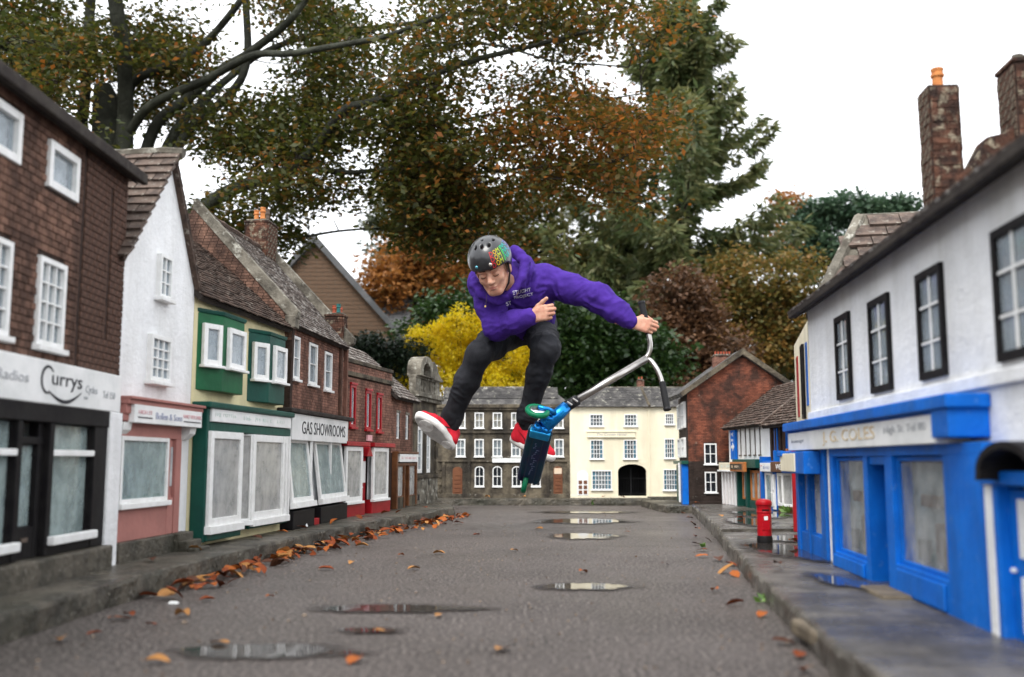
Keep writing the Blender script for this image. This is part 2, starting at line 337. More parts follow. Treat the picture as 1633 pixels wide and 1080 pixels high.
def window(h, u0, u1, z0, z1, cols=1, rows=1, fw=0.012, bar=0.005, y=-0.004, dep=0.016, fm='frame', glass='glass', back='curtain', by=0.02, sill=0.0, hood=0.0, xf=None, single=False, tilt=0, name='window', sides=None, bev=0.0012, sillmat=None):
    mb = MB(); a, b, c, d = u0 + fw, u1 - fw, z0 + fw, z1 - fw
    mb.box(u0, a, y, y + dep, z0, z1).box(b, u1, y, y + dep, z0, z1).box(a, b, y, y + dep, z0, c).box(a, b, y, y + dep, d, z1)
    for i in range(1, cols): x = a + (b - a) * i / cols; mb.box(x - bar / 2, x + bar / 2, y + 0.003, y + dep - 0.003, c, d)
    for i in range(1, rows): x = c + (d - c) * i / rows; mb.box(a, b, y + 0.0042, y + dep - 0.0042, x - bar / 2, x + bar / 2)
    w = mb.build(name, M[fm], h.root, bev)
    if xf: w.location = (xf[0], xf[1], 0); w.rotation_euler = (0, 0, xf[2])
    if tilt: w.location = (0, 0, z0); w.rotation_euler = (tilt, 0, 0); 
    zz = -z0 if tilt else 0
    if tilt:
        for v in w.data.vertices: v.co.z -= z0
    nc, nr = (1, 1) if single else (cols, rows)
    for i in range(nc):
        for j in range(nr):
            x0, x1 = a + (b - a) * i / nc, a + (b - a) * (i + 1) / nc; q0, q1 = c + (d - c) * j / nr, c + (d - c) * (j + 1) / nr
            p = link('pane', shared_box(x1 - x0, 0.0015, q1 - q0, glass, 'pane')); p.parent = w; p.location = ((x0 + x1) / 2, y + dep * 0.62, (q0 + q1) / 2 + zz)
    if back: 
        k = MB().box(a - 0.002, b + 0.002, by, by + 0.002, c - 0.002 + zz, d + 0.002 + zz).build('curtain' if 'curtain' in back else 'backing', M[back], w)
    if sides:                                       # side drapes seen behind the panes
        sw = (b - a) * 0.24
        MB().box(a, a + sw, by - 0.004, by - 0.002, c + zz, d + zz).build('curtain', M[sides], w); MB().box(b - sw, b, by - 0.004, by - 0.002, c + zz, d + zz).build('curtain', M[sides], w)
    if sill: MB().box(u0 - 0.008, u1 + 0.008, y - 0.012, y + dep, z0 - sill + zz, z0 + zz).build('sill', M[sillmat or fm], w, 0.0015)
    if hood: MB().box(u0 - 0.004, u1 + 0.004, y - 0.007, y + dep, z1 + zz, z1 + hood + zz).build('hood', M[fm], w, 0.001)
    return w
def arch_pts(u0, u1, z0, zs, rise, n=10):           # counter-clockwise outline seen from the street
    p = [(u0, z0), (u1, z0)]; c = (u0 + u1) / 2; r = (u1 - u0) / 2
    for k in range(n + 1): w = math.pi * k / n; p.append((c + r * math.cos(w), zs + rise * math.sin(w)))
    return p
def ring(outer, inner, y0, y1):
    mb = MB(); n = len(outer)
    for i in range(n):
        j = (i + 1) % n; A, B, C, D = outer[i], outer[j], inner[j], inner[i]
        if (Vector(A) - Vector(B)).length < 1e-6 and (Vector(C) - Vector(D)).length < 1e-6: continue
        mb.quadbox([(A[0], y0, A[1]), (B[0], y0, B[1]), (B[0], y1, B[1]), (A[0], y1, A[1]), (D[0], y0, D[1]), (C[0], y0, C[1]), (C[0], y1, C[1]), (D[0], y1, D[1])])
    return mb
def arch_window(h, u0, u1, z0, z1, fw=0.008, rows=2, glass='darkglass', y=-0.003, dep=0.014):
    r = (u1 - u0) / 2; zs = z1 - r * 0.75
    w = ring(arch_pts(u0, u1, z0, zs, z1 - zs), arch_pts(u0 + fw, u1 - fw, z0 + fw, zs, z1 - zs - fw), y, y + dep)
    for i in range(1, rows): q = z0 + (z1 - z0) * i / rows; w.box(u0 + fw, u1 - fw, y + 0.003, y + dep - 0.003, q - 0.003, q + 0.003)
    w.box((u0 + u1) / 2 - 0.002, (u0 + u1) / 2 + 0.002, y + 0.004, y + dep - 0.004, z0 + fw, z1 - fw)
    o = w.build('window', M['frame'], h.root)
    MB().prism(arch_pts(u0 + fw * .6, u1 - fw * .6, z0 + fw * .6, zs, z1 - zs - fw * .6), y + 0.009, y + 0.011).build('pane', M[glass], o)
    MB().box(u0 - 0.004, u1 + 0.004, y - 0.006, y + dep, z0 - 0.008, z0).build('sill', M['frame'], o)
    return o
def door(h, u0, u1, z0, z1, mat, panels, y=0.01, pm_='doorbrown', knob=True, arch=0.0):
    if arch: o = MB().prism(arch_pts(u0, u1, z0, z1 - arch, arch), y, y + 0.02).build('door', M[mat], h.root)
    else: o = h.part('door', mat, [(u0, u1, y, y + 0.02, z0, z1)], 0.001)
    for (a, b, c, d, m) in panels:
        w, t = u1 - u0, z1 - z0
        MB().box(u0 + a * w, u0 + b * w, y - 0.004, y + 0.004, z0 + c * t, z0 + d * t).build('panel', M[m], o, 0.001)
    if knob: MB().lathe([(0.001, 0), (0.005, 0.001), (0.006, 0.005), (0.003, 0.008)], 8).build('handle', M['frame'], o).location = (u0 + (u1 - u0) * 0.12, y - 0.006, z0 + (z1 - z0) * 0.46)
    return o
def slab(parent, O, U, S, th, mat, name='roof'):
    O, U, S = Vector(O), Vector(U), Vector(S); N = U.cross(S).normalized()
    if N.z < 0: N = -N
    p = [O - N * th, O + U - N * th, O + U + S - N * th, O + S - N * th]
    return MB().quadbox(p + [q + N * th for q in p]).build(name, M[mat], parent)
def tiles(parent, O, U, S, rows, cols, mat, th=0.007, single=False, gap=0.002, lap=1.25, jit=0.0015, name='tile', keep=None):
    O, U, S = Vector(O), Vector(U), Vector(S); N = U.cross(S).normalized()
    if N.z < 0: N = -N
    un, sn = U.normalized(), S.normalized(); W = U.length / cols; Lr = S.length / rows; mb = MB(); cnt = 0
    if single:
        X = un; Yv = sn
        if X.cross(Yv).z < 0: X = -X
        R = Matrix((X, Yv, X.cross(Yv))).transposed()
        me = MB().quadbox([(-W / 2 + gap / 2, 0, 0.001), (W / 2 - gap / 2, 0, 0.001), (W / 2 - gap / 2, Lr * lap, -th), (-W / 2 + gap / 2, Lr * lap, -th),
                           (-W / 2 + gap / 2, 0, th), (W / 2 - gap / 2, 0, th), (W / 2 - gap / 2, Lr * lap, 0), (-W / 2 + gap / 2, Lr * lap, 0)]).mesh('tile'); me.materials.append(M[mat])
    for r in range(rows):
        off = 0.5 * (r % 2); sag = 0.0
        for c in range(cols + (r % 2)):
            a = max(0.0, (c - off)) * W; b = min(cols, c - off + 1) * W
            if b - a < 0.2 * W: continue
            if keep and not keep((a + b) / 2 / U.length, (r + 0.5) / rows): continue
            j = random.uniform(-jit, jit); base = O + sn * (r * Lr + random.uniform(-jit, jit)) + N * (0.003 + j * 0.6)
            if single and b - a > 0.9 * W:
                o = link(name, me); o.parent = parent
                o.matrix_local = Matrix.Translation(base + un * (a + b) / 2) @ (R @ Matrix.Rotation(random.uniform(-.03, .03), 3, 'Z') @ Matrix.Rotation(random.uniform(-.02, .02), 3, 'Y')).to_4x4()
            else:
                A, B = base + un * (a + gap / 2), base + un * (b - gap / 2); T = sn * Lr * lap
                mb.quadbox([A + N * .001, B + N * .001, B + T - N * th, A + T - N * th, A + N * th, B + N * th, B + T, A + T])
    if mb.v: tag(mb.build('tile_courses' if not single else 'half_tiles', M[mat], parent), kind='stuff')
def pot(parent, x, y, z, r=0.014, hh=0.04, mat='pot', n=10):
    prof = [(r * .85, 0), (r, hh * .12), (r * .8, hh * .2), (r * .78, hh * .55), (r * 1.02, hh * .62), (r * 1.02, hh * .72), (r * .8, hh * .78), (r * .95, hh * .94), (r * .95, hh), (r * .6, hh), (r * .6, hh * .8)]
    return MB().lathe(prof, n, (x, y, z)).build('chimney_pot', M[mat], parent)
def chimney(root, x0, x1, y0, y1, z0, z1, pots, mat='chim', bw=0.03, bh=0.013, cap=True, single=0, mort='mortar1'):
    c = MB().box(x0, x1, y0, y1, z0, z1).build('chimney', M[mort], root)
    mb = MB(); k = 0; z = z0
    def put(a, b, q0, q1, e, f):
        nonlocal k
        if single and k < single:
            o = link('brick', shared_box(b - a, q1 - q0, f - e, mat)); o.parent = c; o.location = ((a + b) / 2, q1, (e + f) / 2); k += 1
        else: mb.box(a, b, q0, q1, e, f)
    while z < z1 - bh * .5:
        t = min(z + bh - 0.0015, z1); off = bw * .5 * (int(round((z - z0) / bh)) % 2)
        a = x0 - off
        while a < x1:
            p, q = max(a, x0), min(a + bw - .0015, x1)
            if q - p > .004: put(p, q, y0 - .002 + random.uniform(-.0018, .0012), y0 + .004, z, t); mb.box(p, q, y1 - .004, y1 + .002 + random.uniform(-.001, .001), z, t)
            a += bw
        a = y0 - off
        while a < y1:
            p, q = max(a, y0 + .005), min(a + bw - .0015, y1 - .005)
            if q - p > .004: mb.box(x0 - .002 + random.uniform(-.0018, .0012), x0 + .004, p, q, z, t); mb.box(x1 - .004, x1 + .002 + random.uniform(-.001, .0018), p, q, z, t)
            a += bw
        z += bh
    tag(mb.build('brick_courses', M[mat], c), kind='stuff')
    if cap:
        MB().box(x0 - .006, x1 + .006, y0 - .006, y1 + .006, z1, z1 + .012).build('cap', M['chim'], c, .003)
        MB().box(x0 + .004, x1 - .004, y0 + .004, y1 - .004, z1 + .012, z1 + .022).build('flaunching', M['stonelight'], c, .004)
    for (px, py, m, r, hh) in pots: pot(c, px, py, z1 + (.02 if cap else 0), r, hh, m)
    return c
def lettering(parent, s, u, z, y, width, height, mat, shear=0.0, name='lettering', raw=False, spacing=1.0):
    cu = bpy.data.curves.new('t', 'FONT'); cu.body = s; cu.size = 1; cu.shear = shear; cu.extrude = 0.012; cu.space_character = spacing; cu.resolution_u = 3
    o = bpy.data.objects.new('t', cu); COL.objects.link(o); dg = bpy.context.evaluated_depsgraph_get()
    me = bpy.data.meshes.new_from_object(o.evaluated_get(dg)); COL.objects.unlink(o); bpy.data.objects.remove(o)
    co = np.empty(len(me.vertices) * 3, dtype=np.float32); me.vertices.foreach_get('co', co); co = co.reshape(-1, 3)
    lo, hi = co.min(0), co.max(0); sx = width / (hi[0] - lo[0]); sz = height / (hi[1] - lo[1])
    out = np.empty_like(co); out[:, 0] = (co[:, 0] - lo[0]) * sx - width / 2; out[:, 1] = -co[:, 2] * 0.05; out[:, 2] = (co[:, 1] - lo[1]) * sz - height / 2
    if raw: return out, me
    me.vertices.foreach_set('co', out.ravel()); me.materials.clear(); me.update()
    ob = link(name, me, M[mat], parent); ob.location = (u, y - 0.0008, z); return ob

def smudges(parent, u0, u1, z, y, hh, mat, n, seed=1):  # faded lettering that can no longer be read
    rs = random.Random(seed); mb = MB(); x = u0; st = (u1 - u0) / n
    for k in range(n):
        if rs.random() < .14: continue
        a = u0 + st * k + st * .12; w = st * rs.uniform(.45, .75); q = hh * rs.uniform(.7, 1)
        mb.box(a, a + st * .14, y - .0012, y, z - q / 2, z + q / 2)
        for j in range(rs.randint(1, 3)): c = z - q / 2 + q * rs.uniform(.05, .9); mb.box(a + st * .12, a + w, y - .0011, y - .0001, c, c + hh * .10)
        if rs.random() < .5: mb.box(a + w - st * .12, a + w, y - .00115, y - .00005, z - q / 2, z + q * rs.uniform(0, .5))
    return tag(mb.build('faded_lettering', M[mat], parent), kind='stuff')
# ------------------------------------------------------------------ setting: ground, road, pavements
def sheet(name, pts, z, mat, kind='structure'):
    me = bpy.data.meshes.new(name); me.from_pydata([(x, y, z) for x, y in pts], [], [tuple(range(len(pts)))]); me.update()
    return tag(link(name, me, mat), kind=kind)
sheet('ground', [(-150, -60), (150, -60), (150, 250), (-150, 250)], -0.03, M['ground'])
sheet('road', [(-2.2, -3), (3.2, -3), (3.2, 8.9), (-2.2, 8.9)], 0.0, M['asphalt'])
def resample(pts, step):
    out = []
    for a, b in zip(pts[:-1], pts[1:]):
        a, b = Vector(a), Vector(b); n = max(1, int((b - a).length / step))
        out += [a.lerp(b, i / n) for i in range(n)]
    return out + [Vector(pts[-1])]
def pavement(name, edge, back, top, mat, rnd=0.006, lift=0.0):
    E_ = resample(edge, 0.03); B_ = [Vector(b) for b in resample(back, 0.03)]; n = len(E_)
    Bk = [B_[int(round(i * (len(B_) - 1) / (n - 1)))] for i in range(n)]
    prof = [(0.0, -0.03), (0.0, 0.35), (0.001, 0.80), (0.004, 0.95), (0.012, 1.0)]; mb = MB(); k = len(prof) + 5
    for i in range(n):
        d = (Bk[i] - E_[i]); w = d.length; d.normalize()
        for o, hgt in prof:
            p = E_[i] + d * (o + rnd * noise.noise(Vector((E_[i].x * 9, E_[i].y * 9, hgt * 3))) + .005 * noise.noise(Vector((E_[i].x * 31, E_[i].y * 31, hgt * 5))))
            mb.v.append((p.x, p.y, hgt * top + (0.003 * noise.noise(Vector((p.x * 7, p.y * 7, 2))) + .003 * noise.noise(Vector((p.x * 29, p.y * 29, 5))) if hgt > .5 else 0)))
        for q in (0.12, 0.3, 0.5, 0.75, 1.0):
            p = E_[i] + d * (0.03 + (w - 0.03) * q); mb.v.append((p.x, p.y, top + lift * q + 0.0015 * noise.noise(Vector((p.x * 6, p.y * 6, 0)))))
    for i in range(n - 1):
        for j in range(k - 1): mb.f.append((i * k + j, (i + 1) * k + j, (i + 1) * k + j + 1, i * k + j + 1))
    for i in (0, n - 1): mb.f.append(tuple(i * k + j for j in range(k)) + ())
    o = mb.build(name, M[mat], None, smooth=False); 
    bm = bmesh.new(); bm.from_mesh(o.data); bmesh.ops.recalc_face_normals(bm, faces=bm.faces); bm.to_mesh(o.data); bm.free()
    if sum(p.normal.z for p in o.data.polygons) < 0: o.data.flip_normals()
    return tag(o, kind='structure')
pavement('pavement_left', [(-1.03, -1.0), (-1.015, 1.0), (-1.004, 2.02), (-0.992, 2.47), (-0.944, 3.16), (-0.838, 4.29), (-0.648, 5.34), (-0.46, 6.2), (-0.373, 6.59), (-0.40, 6.85), (-0.50, 7.30), (-0.60, 7.5)],
         [(-1.6, -1.0), (-1.6, 3.0), (-1.6, 5.0), (-1.4, 6.5), (-1.2, 7.4)], 0.060, 'pave')
pavement('pavement_right', [(0.50, -0.6), (0.54, 1.73), (0.664, 2.75), (0.80, 3.7), (0.915, 4.50)], [(1.9, -0.6), (1.9, 2), (1.9, 3.2), (1.9, 4.50)], 0.052, 'pavewet')
pavement('pavement_right_far', [(0.912, 4.46), (1.05, 5.5), (1.235, 6.95)], [(2.0, 4.46), (2.1, 5.5), (2.2, 6.95)], 0.064, 'pavewet')
pavement('pavement_corner', [(1.02, 8.0), (1.05, 7.3), (1.07, 7.02), (1.30, 6.98), (1.62, 6.97)], [(1.9, 8.1), (1.9, 8.0), (2.0, 7.8), (2.2, 7.6), (2.2, 7.4)], 0.05, 'pave')
pavement('pavement_back', [(-1.4, 8.20), (-0.3, 8.20), (0.5, 8.20), (1.12, 8.16)], [(-1.4, 8.7), (-0.3, 8.7), (0.5, 8.7), (1.12, 8.7)], 0.055, 'pave')
# ------------------------------------------------------------------ left row, nearest first
# brown brick shop with the black front
h = House('brick_shop', 'tall brown brick shop with white fascia and black shopfront at the left edge', (-1.18, 0), (-1.18, 2.985)); R = h.root
wins = [(2.44, 2.588, 0.645, 0.868, 3, 4), (2.155, 2.303, 0.645, 0.868, 3, 4), (2.458, 2.632, 1.05, 1.172, 1, 1), (2.14, 2.312, 1.058, 1.182, 1, 1), (1.84, 1.99, 0.645, 0.868, 3, 4)]
ops = [(a + .006, b - .006, c + .006, d - .006) for a, b, c, d, _, _ in wins]
wl_ = wall(h, 0.9, 2.985, 0.6, 1.235, ops, 'mortar1')
groove = [(2.672, 2.696, 0.6, 1.24), (2.862, 2.882, 0.72, 1.15)]
br = brick_rects(0.9, 2.985, 0.612, 1.232, [w[:4] for w in wins] + groove, 0.034, 0.0165, 0.003)
bricks(wl_, [b for b in br], 'brick1', single=300, proud=0.004)
for a, b, c, d, cc, rr in wins: window(h, a, b, c, d, cc, rr, fw=0.014 if cc > 1 else 0.02, bar=0.005, y=-0.012, dep=0.024, sill=0.014 if cc > 1 else 0)
h.part('side_wall', 'brick1', [(2.962, 2.985, 0.03, 0.8, 0.05, 1.235), (0.9, 0.92, 0.03, 0.8, 0.05, 1.235), (0.92, 2.962, 0.78, 0.8, 0.05, 1.235)])
slab(R, (0.88, -0.035, 1.235), (2.13, 0, 0), (0, 0.42, 0.27), 0.03, 'eaves'); slab(R, (0.88, 0.82, 1.235), (2.13, 0, 0), (0, -0.43, 0.28), 0.03, 'eaves')
h.part('gutter', 'eaves', [(0.88, 3.01, -0.055, -0.036, 1.205, 1.238)], 0.004)
f = h.part('fascia', 'white', [(0.9, 2.945, -0.028, 0.0, 0.5, 0.608)], 0.003)
lettering(f, 'urrys', 2.585, 0.556, -0.028, 0.175, 0.036, 'ink'); lettering(f, 'Radios', 2.30, 0.557, -0.028, 0.15, 0.024, 'fadedink'); lettering(f, 'Cycles', 2.735, 0.55, -0.028, 0.075, 0.026, 'fadedink')
lettering(f, 'Tel 150', 2.855, 0.546, -0.028, 0.085, 0.02, 'fadedink'); lettering(f, 'LTD', 2.70, 0.528, -0.028, 0.022, 0.007, 'fadedink')
def stroke(parent, pts, wid, y, mat):               # a brush stroke of varying width lying on a fascia
    mb = MB(); P = [Vector((p[0], 0, p[1])) for p in pts]; n = len(P)
    for i, p in enumerate(P):
        t = (P[min(i + 1, n - 1)] - P[max(i - 1, 0)]).normalized(); s = Vector((-t.z, 0, t.x)) * wid[i] / 2
        for q, yy in ((p + s, y - .001), (p - s, y - .001), (p + s, y), (p - s, y)): mb.v.append((q.x, yy, q.z))
    for i in range(n - 1):
        a = 4 * i; mb.f += [(a, a + 1, a + 5, a + 4), (a + 2, a + 6, a + 7, a + 3), (a, a + 4, a + 6, a + 2), (a + 1, a + 3, a + 7, a + 5)]
    return mb.build('lettering', M[mat], parent)
stroke(f, [(2.475 + 0.034 * math.cos(w), 0.560 + 0.033 * math.sin(w)) for w in np.linspace(0.7, 5.0, 22)], list(0.0035 + 0.0055 * np.sin(np.linspace(0.2, 2.9, 22)) ** 2), -0.0285, 'ink')
stroke(f, [(2.48 + 0.19 * t, 0.533 - 0.026 * math.sin(math.pi * t) + .006 * t) for t in np.linspace(0, 1, 18)], list(0.002 + 0.0075 * np.sin(np.linspace(0, math.pi, 18))), -0.0285, 'ink')
h.part('pier', 'wallwhite', [(2.875, 2.962, -0.03, 0.03, 0.04, 0.5)], 0.004)
h.part('shopfront', 'black', [(0.9, 2.875, -0.026, 0.02, 0.455, 0.5), (2.79, 2.875, -0.022, 0.02, 0.125, 0.455), (2.52, 2.545, -0.022, 0.02, 0.125, 0.455), (2.355, 2.378, -0.022, 0.02, 0.125, 0.455), (2.378, 2.40, -.012, .02, .125, .455), (2.545, 2.79, -0.02, 0.02, 0.125, 0.152), (2.05, 2.355, -0.02, 0.02, 0.125, 0.152), (2.03, 2.05, -.022, .02, .125, .455), (2.378, 2.52, -.004, .02, .125, .2), (2.378, 2.52, -.008, .02, .40, .418), (0.9, 2.03, -.02, .02, .125, .455), (2.49, 2.52, -.006, .02, .125, .455)], 0.002)
def shop_pane(h, u0, u1, z0, z1, y, glass='shopglass', fw=0.0, fm='frame', back='interiorgrey', by=0.06, xf=None, tilt=0, name='shop_window', sill=0.0):
    w = window(h, u0, u1, z0, z1, 1, 1, fw=max(fw, .003), y=y, dep=0.014, fm=fm, glass=glass, back=None, xf=xf, tilt=tilt, name=name, sill=sill)
    if back: MB().box(u0 - .01, u1 + .01, y + by, y + by + .004, z0 - (z0 if tilt else 0), z1 - (z0 if tilt else 0)).build('backing', M[back], w)
    return w
for a, b in ((2.545, 2.79), (2.05, 2.355)):
    w = shop_pane(h, a, b, 0.152, 0.455, -0.008, 'shopglassgreen', fm='black', back='interior')
    MB().box(a - .004, b + .006, -0.022, -0.009, 0.372, 0.388).build('glazing_bar', M['frame'], w, .002); MB().box(a - .012, b + .008, -0.04, -0.02, 0.15, 0.172).build('sill', M['frame'], w, .003)
    for k in range(3): MB().tube([(a + .05 + .03 * k, .022, .172), (a + .055 + .03 * k, .02, .2 + .02 * k), (a + .045 + .035 * k, .02, .24 + .02 * k)], [.012, .016, .004], 6).build('goods', M['timber'], w)
d_ = shop_pane(h, 2.40, 2.49, 0.2, 0.40, 0.0, 'shopglassgreen', fm='black', back='interior', name='door_window')
h.part('plinth', 'pave', [(0.9, 2.885, -0.05, 0.02, 0.03, 0.124)], 0.006)
h.part('letter_box', 'potgrey', [(2.43, 2.46, -.008, -.003, .165, .175)])

# white gabled butcher's
h = House('gabled_house', 'narrow white gabled shop with pink front and tiled roof beside the tall brick shop', (-1.18, 2.985), (-1.139, 3.545)); R = h.root; L_ = h.L
mb = MB().prism([(0.003, 0.03), (L_ - .003, 0.03), (L_ - .003, 0.975), (0.305, 1.362), (0.003, 0.985)], 0.0, 0.03)
mb.build('wall', M['wallwhite'], R)
h.part('side_wall', 'wallwhite', [(0.003, 0.02, 0.03, 0.85, 0.03, 0.98), (L_ - .02, L_ - .003, 0.03, 0.85, 0.03, 0.97)])
window(h, 0.232, 0.325, 0.892, 1.035, 2, 3, fw=0.011, y=-0.018, dep=0.019, by=-0.004, sill=0.012); window(h, 0.188, 0.343, 0.615, 0.765, 3, 4, fw=0.014, y=-0.018, dep=0.019, by=-0.004, sill=0.012)
rf = slab(R, (-0.045, -0.022, 0.962), (0, 0.91, 0), (0.35, 0, 0.43), 0.013, 'tiledark'); slab(R, (L_ + .012, -0.020, 0.957), (0, 0.91, 0), (-0.272, 0, 0.435), 0.012, 'tiledark')
tiles(rf, (-0.05, -0.04, 0.962), (0, 0.94, 0), (0.355, 0, 0.436), 13, 10, 'tile', th=0.010, single=True, jit=0.002, gap=0.003)
tiles(rf, (L_ + .014, -0.022, 0.957), (0, 0.92, 0), (-0.274, 0, 0.437), 13, 14, 'tiledark', th=0.006)
MB().tube([(0.306, y, 1.398 + .003 * math.sin(y * 30)) for y in np.linspace(-0.045, 0.9, 14)], 0.018, 7).build('ridge', M['stonelight'], rf)
chimney(R, 0.43, 0.50, 0.10, 0.17, 1.12, 1.33, [(0.465, 0.135, 'pot', 0.016, 0.05)], cap=False)
h.part('shopfront', 'pink', [(0.004, 0.40, -0.018, 0.0, 0.12, 0.238), (0.004, 0.45, -0.018, 0.0, 0.432, 0.50), (0.405, 0.45, -0.02, 0.0, 0.12, 0.432), (0.345, 0.36, -0.02, 0, 0.12, 0.432)], 0.002)
shop_pane(h, 0.004, 0.345, 0.232, 0.434, -0.022, 'shopglassgreen', fw=0.013, back=None, sill=0.016)
w = h.part('backing', 'interiorgrey', [(0.008, 0.34, -0.004, -0.001, 0.24, 0.43)])
for k in range(4): MB().tube([(.06 + .055 * k, -.009, .25), (.07 + .05 * k, -.0085, .29 + .02 * (k % 2)), (.05 + .06 * k, -.009, .33 + .03 * (k % 3))], [.006, .0045, .0015], 5).build('dried_plant', M['brown' if k % 2 else 'timber'], R)
h.part('display_grass', 'green', [(.012, .33, -.0085, -.0045, .246, .256)])
door(h, 0.362, 0.404, 0.122, 0.43, 'pink', [(0.15, .85, .08, .4, 'pink'), (0.15, .85, .5, .92, 'interiorgrey')], y=-0.008, knob=False)
h.part('cornice', 'pink', [(-0.02, 0.555, -0.050, 0.0, 0.528, 0.543), (-.018, 0.545, -0.04, 0.0, 0.50, 0.528), (-.02, 0.56, -0.058, 0, 0.543, 0.552), (-.018, 0.03, -0.034, 0, 0.478, 0.50)], 0.002)
f = h.part('fascia', 'white', [(0.012, 0.54, -0.052, -0.03, 0.474, 0.529)], 0.002)
lettering(f, 'Bollen & Sons', 0.262, 0.500, -0.052, 0.205, 0.021, 'blueink'); lettering(f, 'HIGH ST', 0.085, 0.507, -0.052, 0.095, 0.012, 'redink'); lettering(f, 'FAMILY BUTCHERS', 0.452, 0.508, -0.052, 0.155, 0.012, 'redink')
h.part('rule', 'ink', [(0.035, 0.135, -0.0532, -0.0518, 0.489, 0.4925), (0.38, 0.525, -0.0532, -0.0518, 0.489, 0.4925)])
for u in (-.016, 0.485): MB().xprism([(0, 0.43), (-0.010, 0.432), (-0.032, 0.452), (-0.036, 0.474), (0, 0.474)], u, u + .05).build('corbel', M['frame'], R, .002)
h.part('plinth', 'pave', [(0.0, 0.40, -0.03, 0.02, 0.03, 0.12)], 0.005)
h.part('doorstep', 'pave', [(0.39, 0.52, -0.045, 0.0, 0.03, 0.12), (0.39, 0.52, -0.075, -0.045, 0.03, 0.095), (0.39, 0.52, -0.105, -0.075, 0.03, 0.072)], 0.004)

# yellow shop with green oriels
h = House('oriel_house', 'pale yellow shop with two green oriel windows and dark green shopfront', (-1.139, 3.545), (-1.02, 4.476)); R = h.root; L_ = h.L
h.part('wall', 'yellow', [(0.0, L_, 0.0, 0.03, 0.03, 0.955)]); h.part('side_wall', 'yellow', [(0.0, 0.02, 0.03, 0.8, 0.03, 0.95), (L_ - .02, L_, 0.03, 0.8, 0.03, 0.95)])
rf = slab(R, (-0.01, -0.035, 0.945), (L_ + .005, 0, 0), (0, 0.46, 0.40), 0.02, 'eaves')
tiles(rf, (-0.01, -0.045, 0.942), (L_ + .003, 0, 0), (0, 0.47, 0.409), 26, 26, 'tiledark', th=0.006, jit=0.0022)
slab(R, (-0.01, 0.885, 0.945), (L_ + .005, 0, 0), (0, -0.46, 0.40), 0.02, 'eaves')
def oriel(u0, u1, z0, z1, m):
    o = MB(); pl_ = [(u0, 0.0), (u0 + .125, -.045), (u1 - .02, -.045), (u1, 0.0)]
    def ringz(z, e=0.0): return [(p[0] + (e if i > 1 else -e), p[1] - (e if 0 < i < 3 else 0), z) for i, p in enumerate(pl_)]
    o.quadbox(ringz(z0) + ringz(z1)); b = o.build('oriel', M[m], R, .003)
    MB().quadbox(ringz(z1, .004) + ringz(z1 + .016, .007)).build('cornice', M['dgreen'], b, .003)
    a = math.atan2(-.045, .125)
    window(h, 0.022, .115, z0 + .092, z1 - .038, 1, 1, fw=0.019, y=-.016, dep=.015, by=-.003, xf=(u0, 0.0, a), sill=.01)
    window(h, u0 + .155, u1 - .034, z0 + .092, z1 - .038, 1, 1, fw=0.019, y=-.061, dep=.015, by=-.0485, back='interiorgrey', sill=.01)
oriel(0.03, 0.375, 0.614, 0.895, 'green'); oriel(0.505, 0.835, 0.60, 0.882, 'dgreen')
h.part('shopfront', 'dgreen', [(0.022, 0.045, -0.055, 0.0, 0.075, 0.548), (0.045, 0.88, -0.055, 0, 0.466, 0.498), (0.03, 0.335, -0.064, 0.0, 0.078, 0.128), (0.43, 0.86, -0.058, 0.0, 0.095, 0.128), (0.045, 0.88, -0.045, 0, 0.498, 0.548), (0.335, .43, -.012, 0, .10, .128)], 0.004)
h.part('cornice', 'dgreen', [(0.008, 0.885, -0.072, 0.0, 0.548, 0.57)], 0.005)
f = h.part('fascia', 'white', [(0.045, 0.865, -0.062, -0.046, 0.500, 0.546)], 0.002)
smudges(f, .07, .26, .526, -.062, .016, 'paleink', 11, 3); smudges(f, .33, .41, .524, -.062, .02, 'paleink', 3, 4); smudges(f, .45, .63, .523, -.062, .018, 'paleink', 9, 5); smudges(f, .69, .83, .523, -.062, .016, 'paleink', 7, 6)
shop_pane(h, 0.034, 0.325, 0.130, 0.466, -0.068, 'shopglass', fw=0.026, back='interiorgrey', by=.03, sill=.028)
shop_pane(h, 0.0, 0.075, 0.130, 0.464, -0.010, 'shopglass', fw=0.008, back='interiorgrey', by=.05, xf=(0.327, -.056, .62), sill=.02)
shop_pane(h, 0.0, 0.062, 0.130, 0.464, -0.010, 'shopglass', fw=0.006, back='interiorgrey', by=.05, xf=(0.392, -.014, -.62), sill=.02)
shop_pane(h, 0.445, 0.84, 0.130, 0.464, -0.062, 'shopglass', fw=0.028, back='interiorgrey', by=.03, sill=.026)
h.part('shop_post', 'frame', [(.77, .792, -.066, -.05, .130, .464), (.855, .875, -.06, 0, .128, .466)], .002)
for k in range(4): h.part('goods', 'brown' if k % 2 else 'orangewood', [(0.48 + .07 * k, 0.53 + .07 * k, -.044, -.036, 0.132, .15 + .02 * (k % 3))])
h.part('plinth', 'yellow', [(0.0, L_, -0.012, 0.0, 0.03, 0.09)], 0.003)

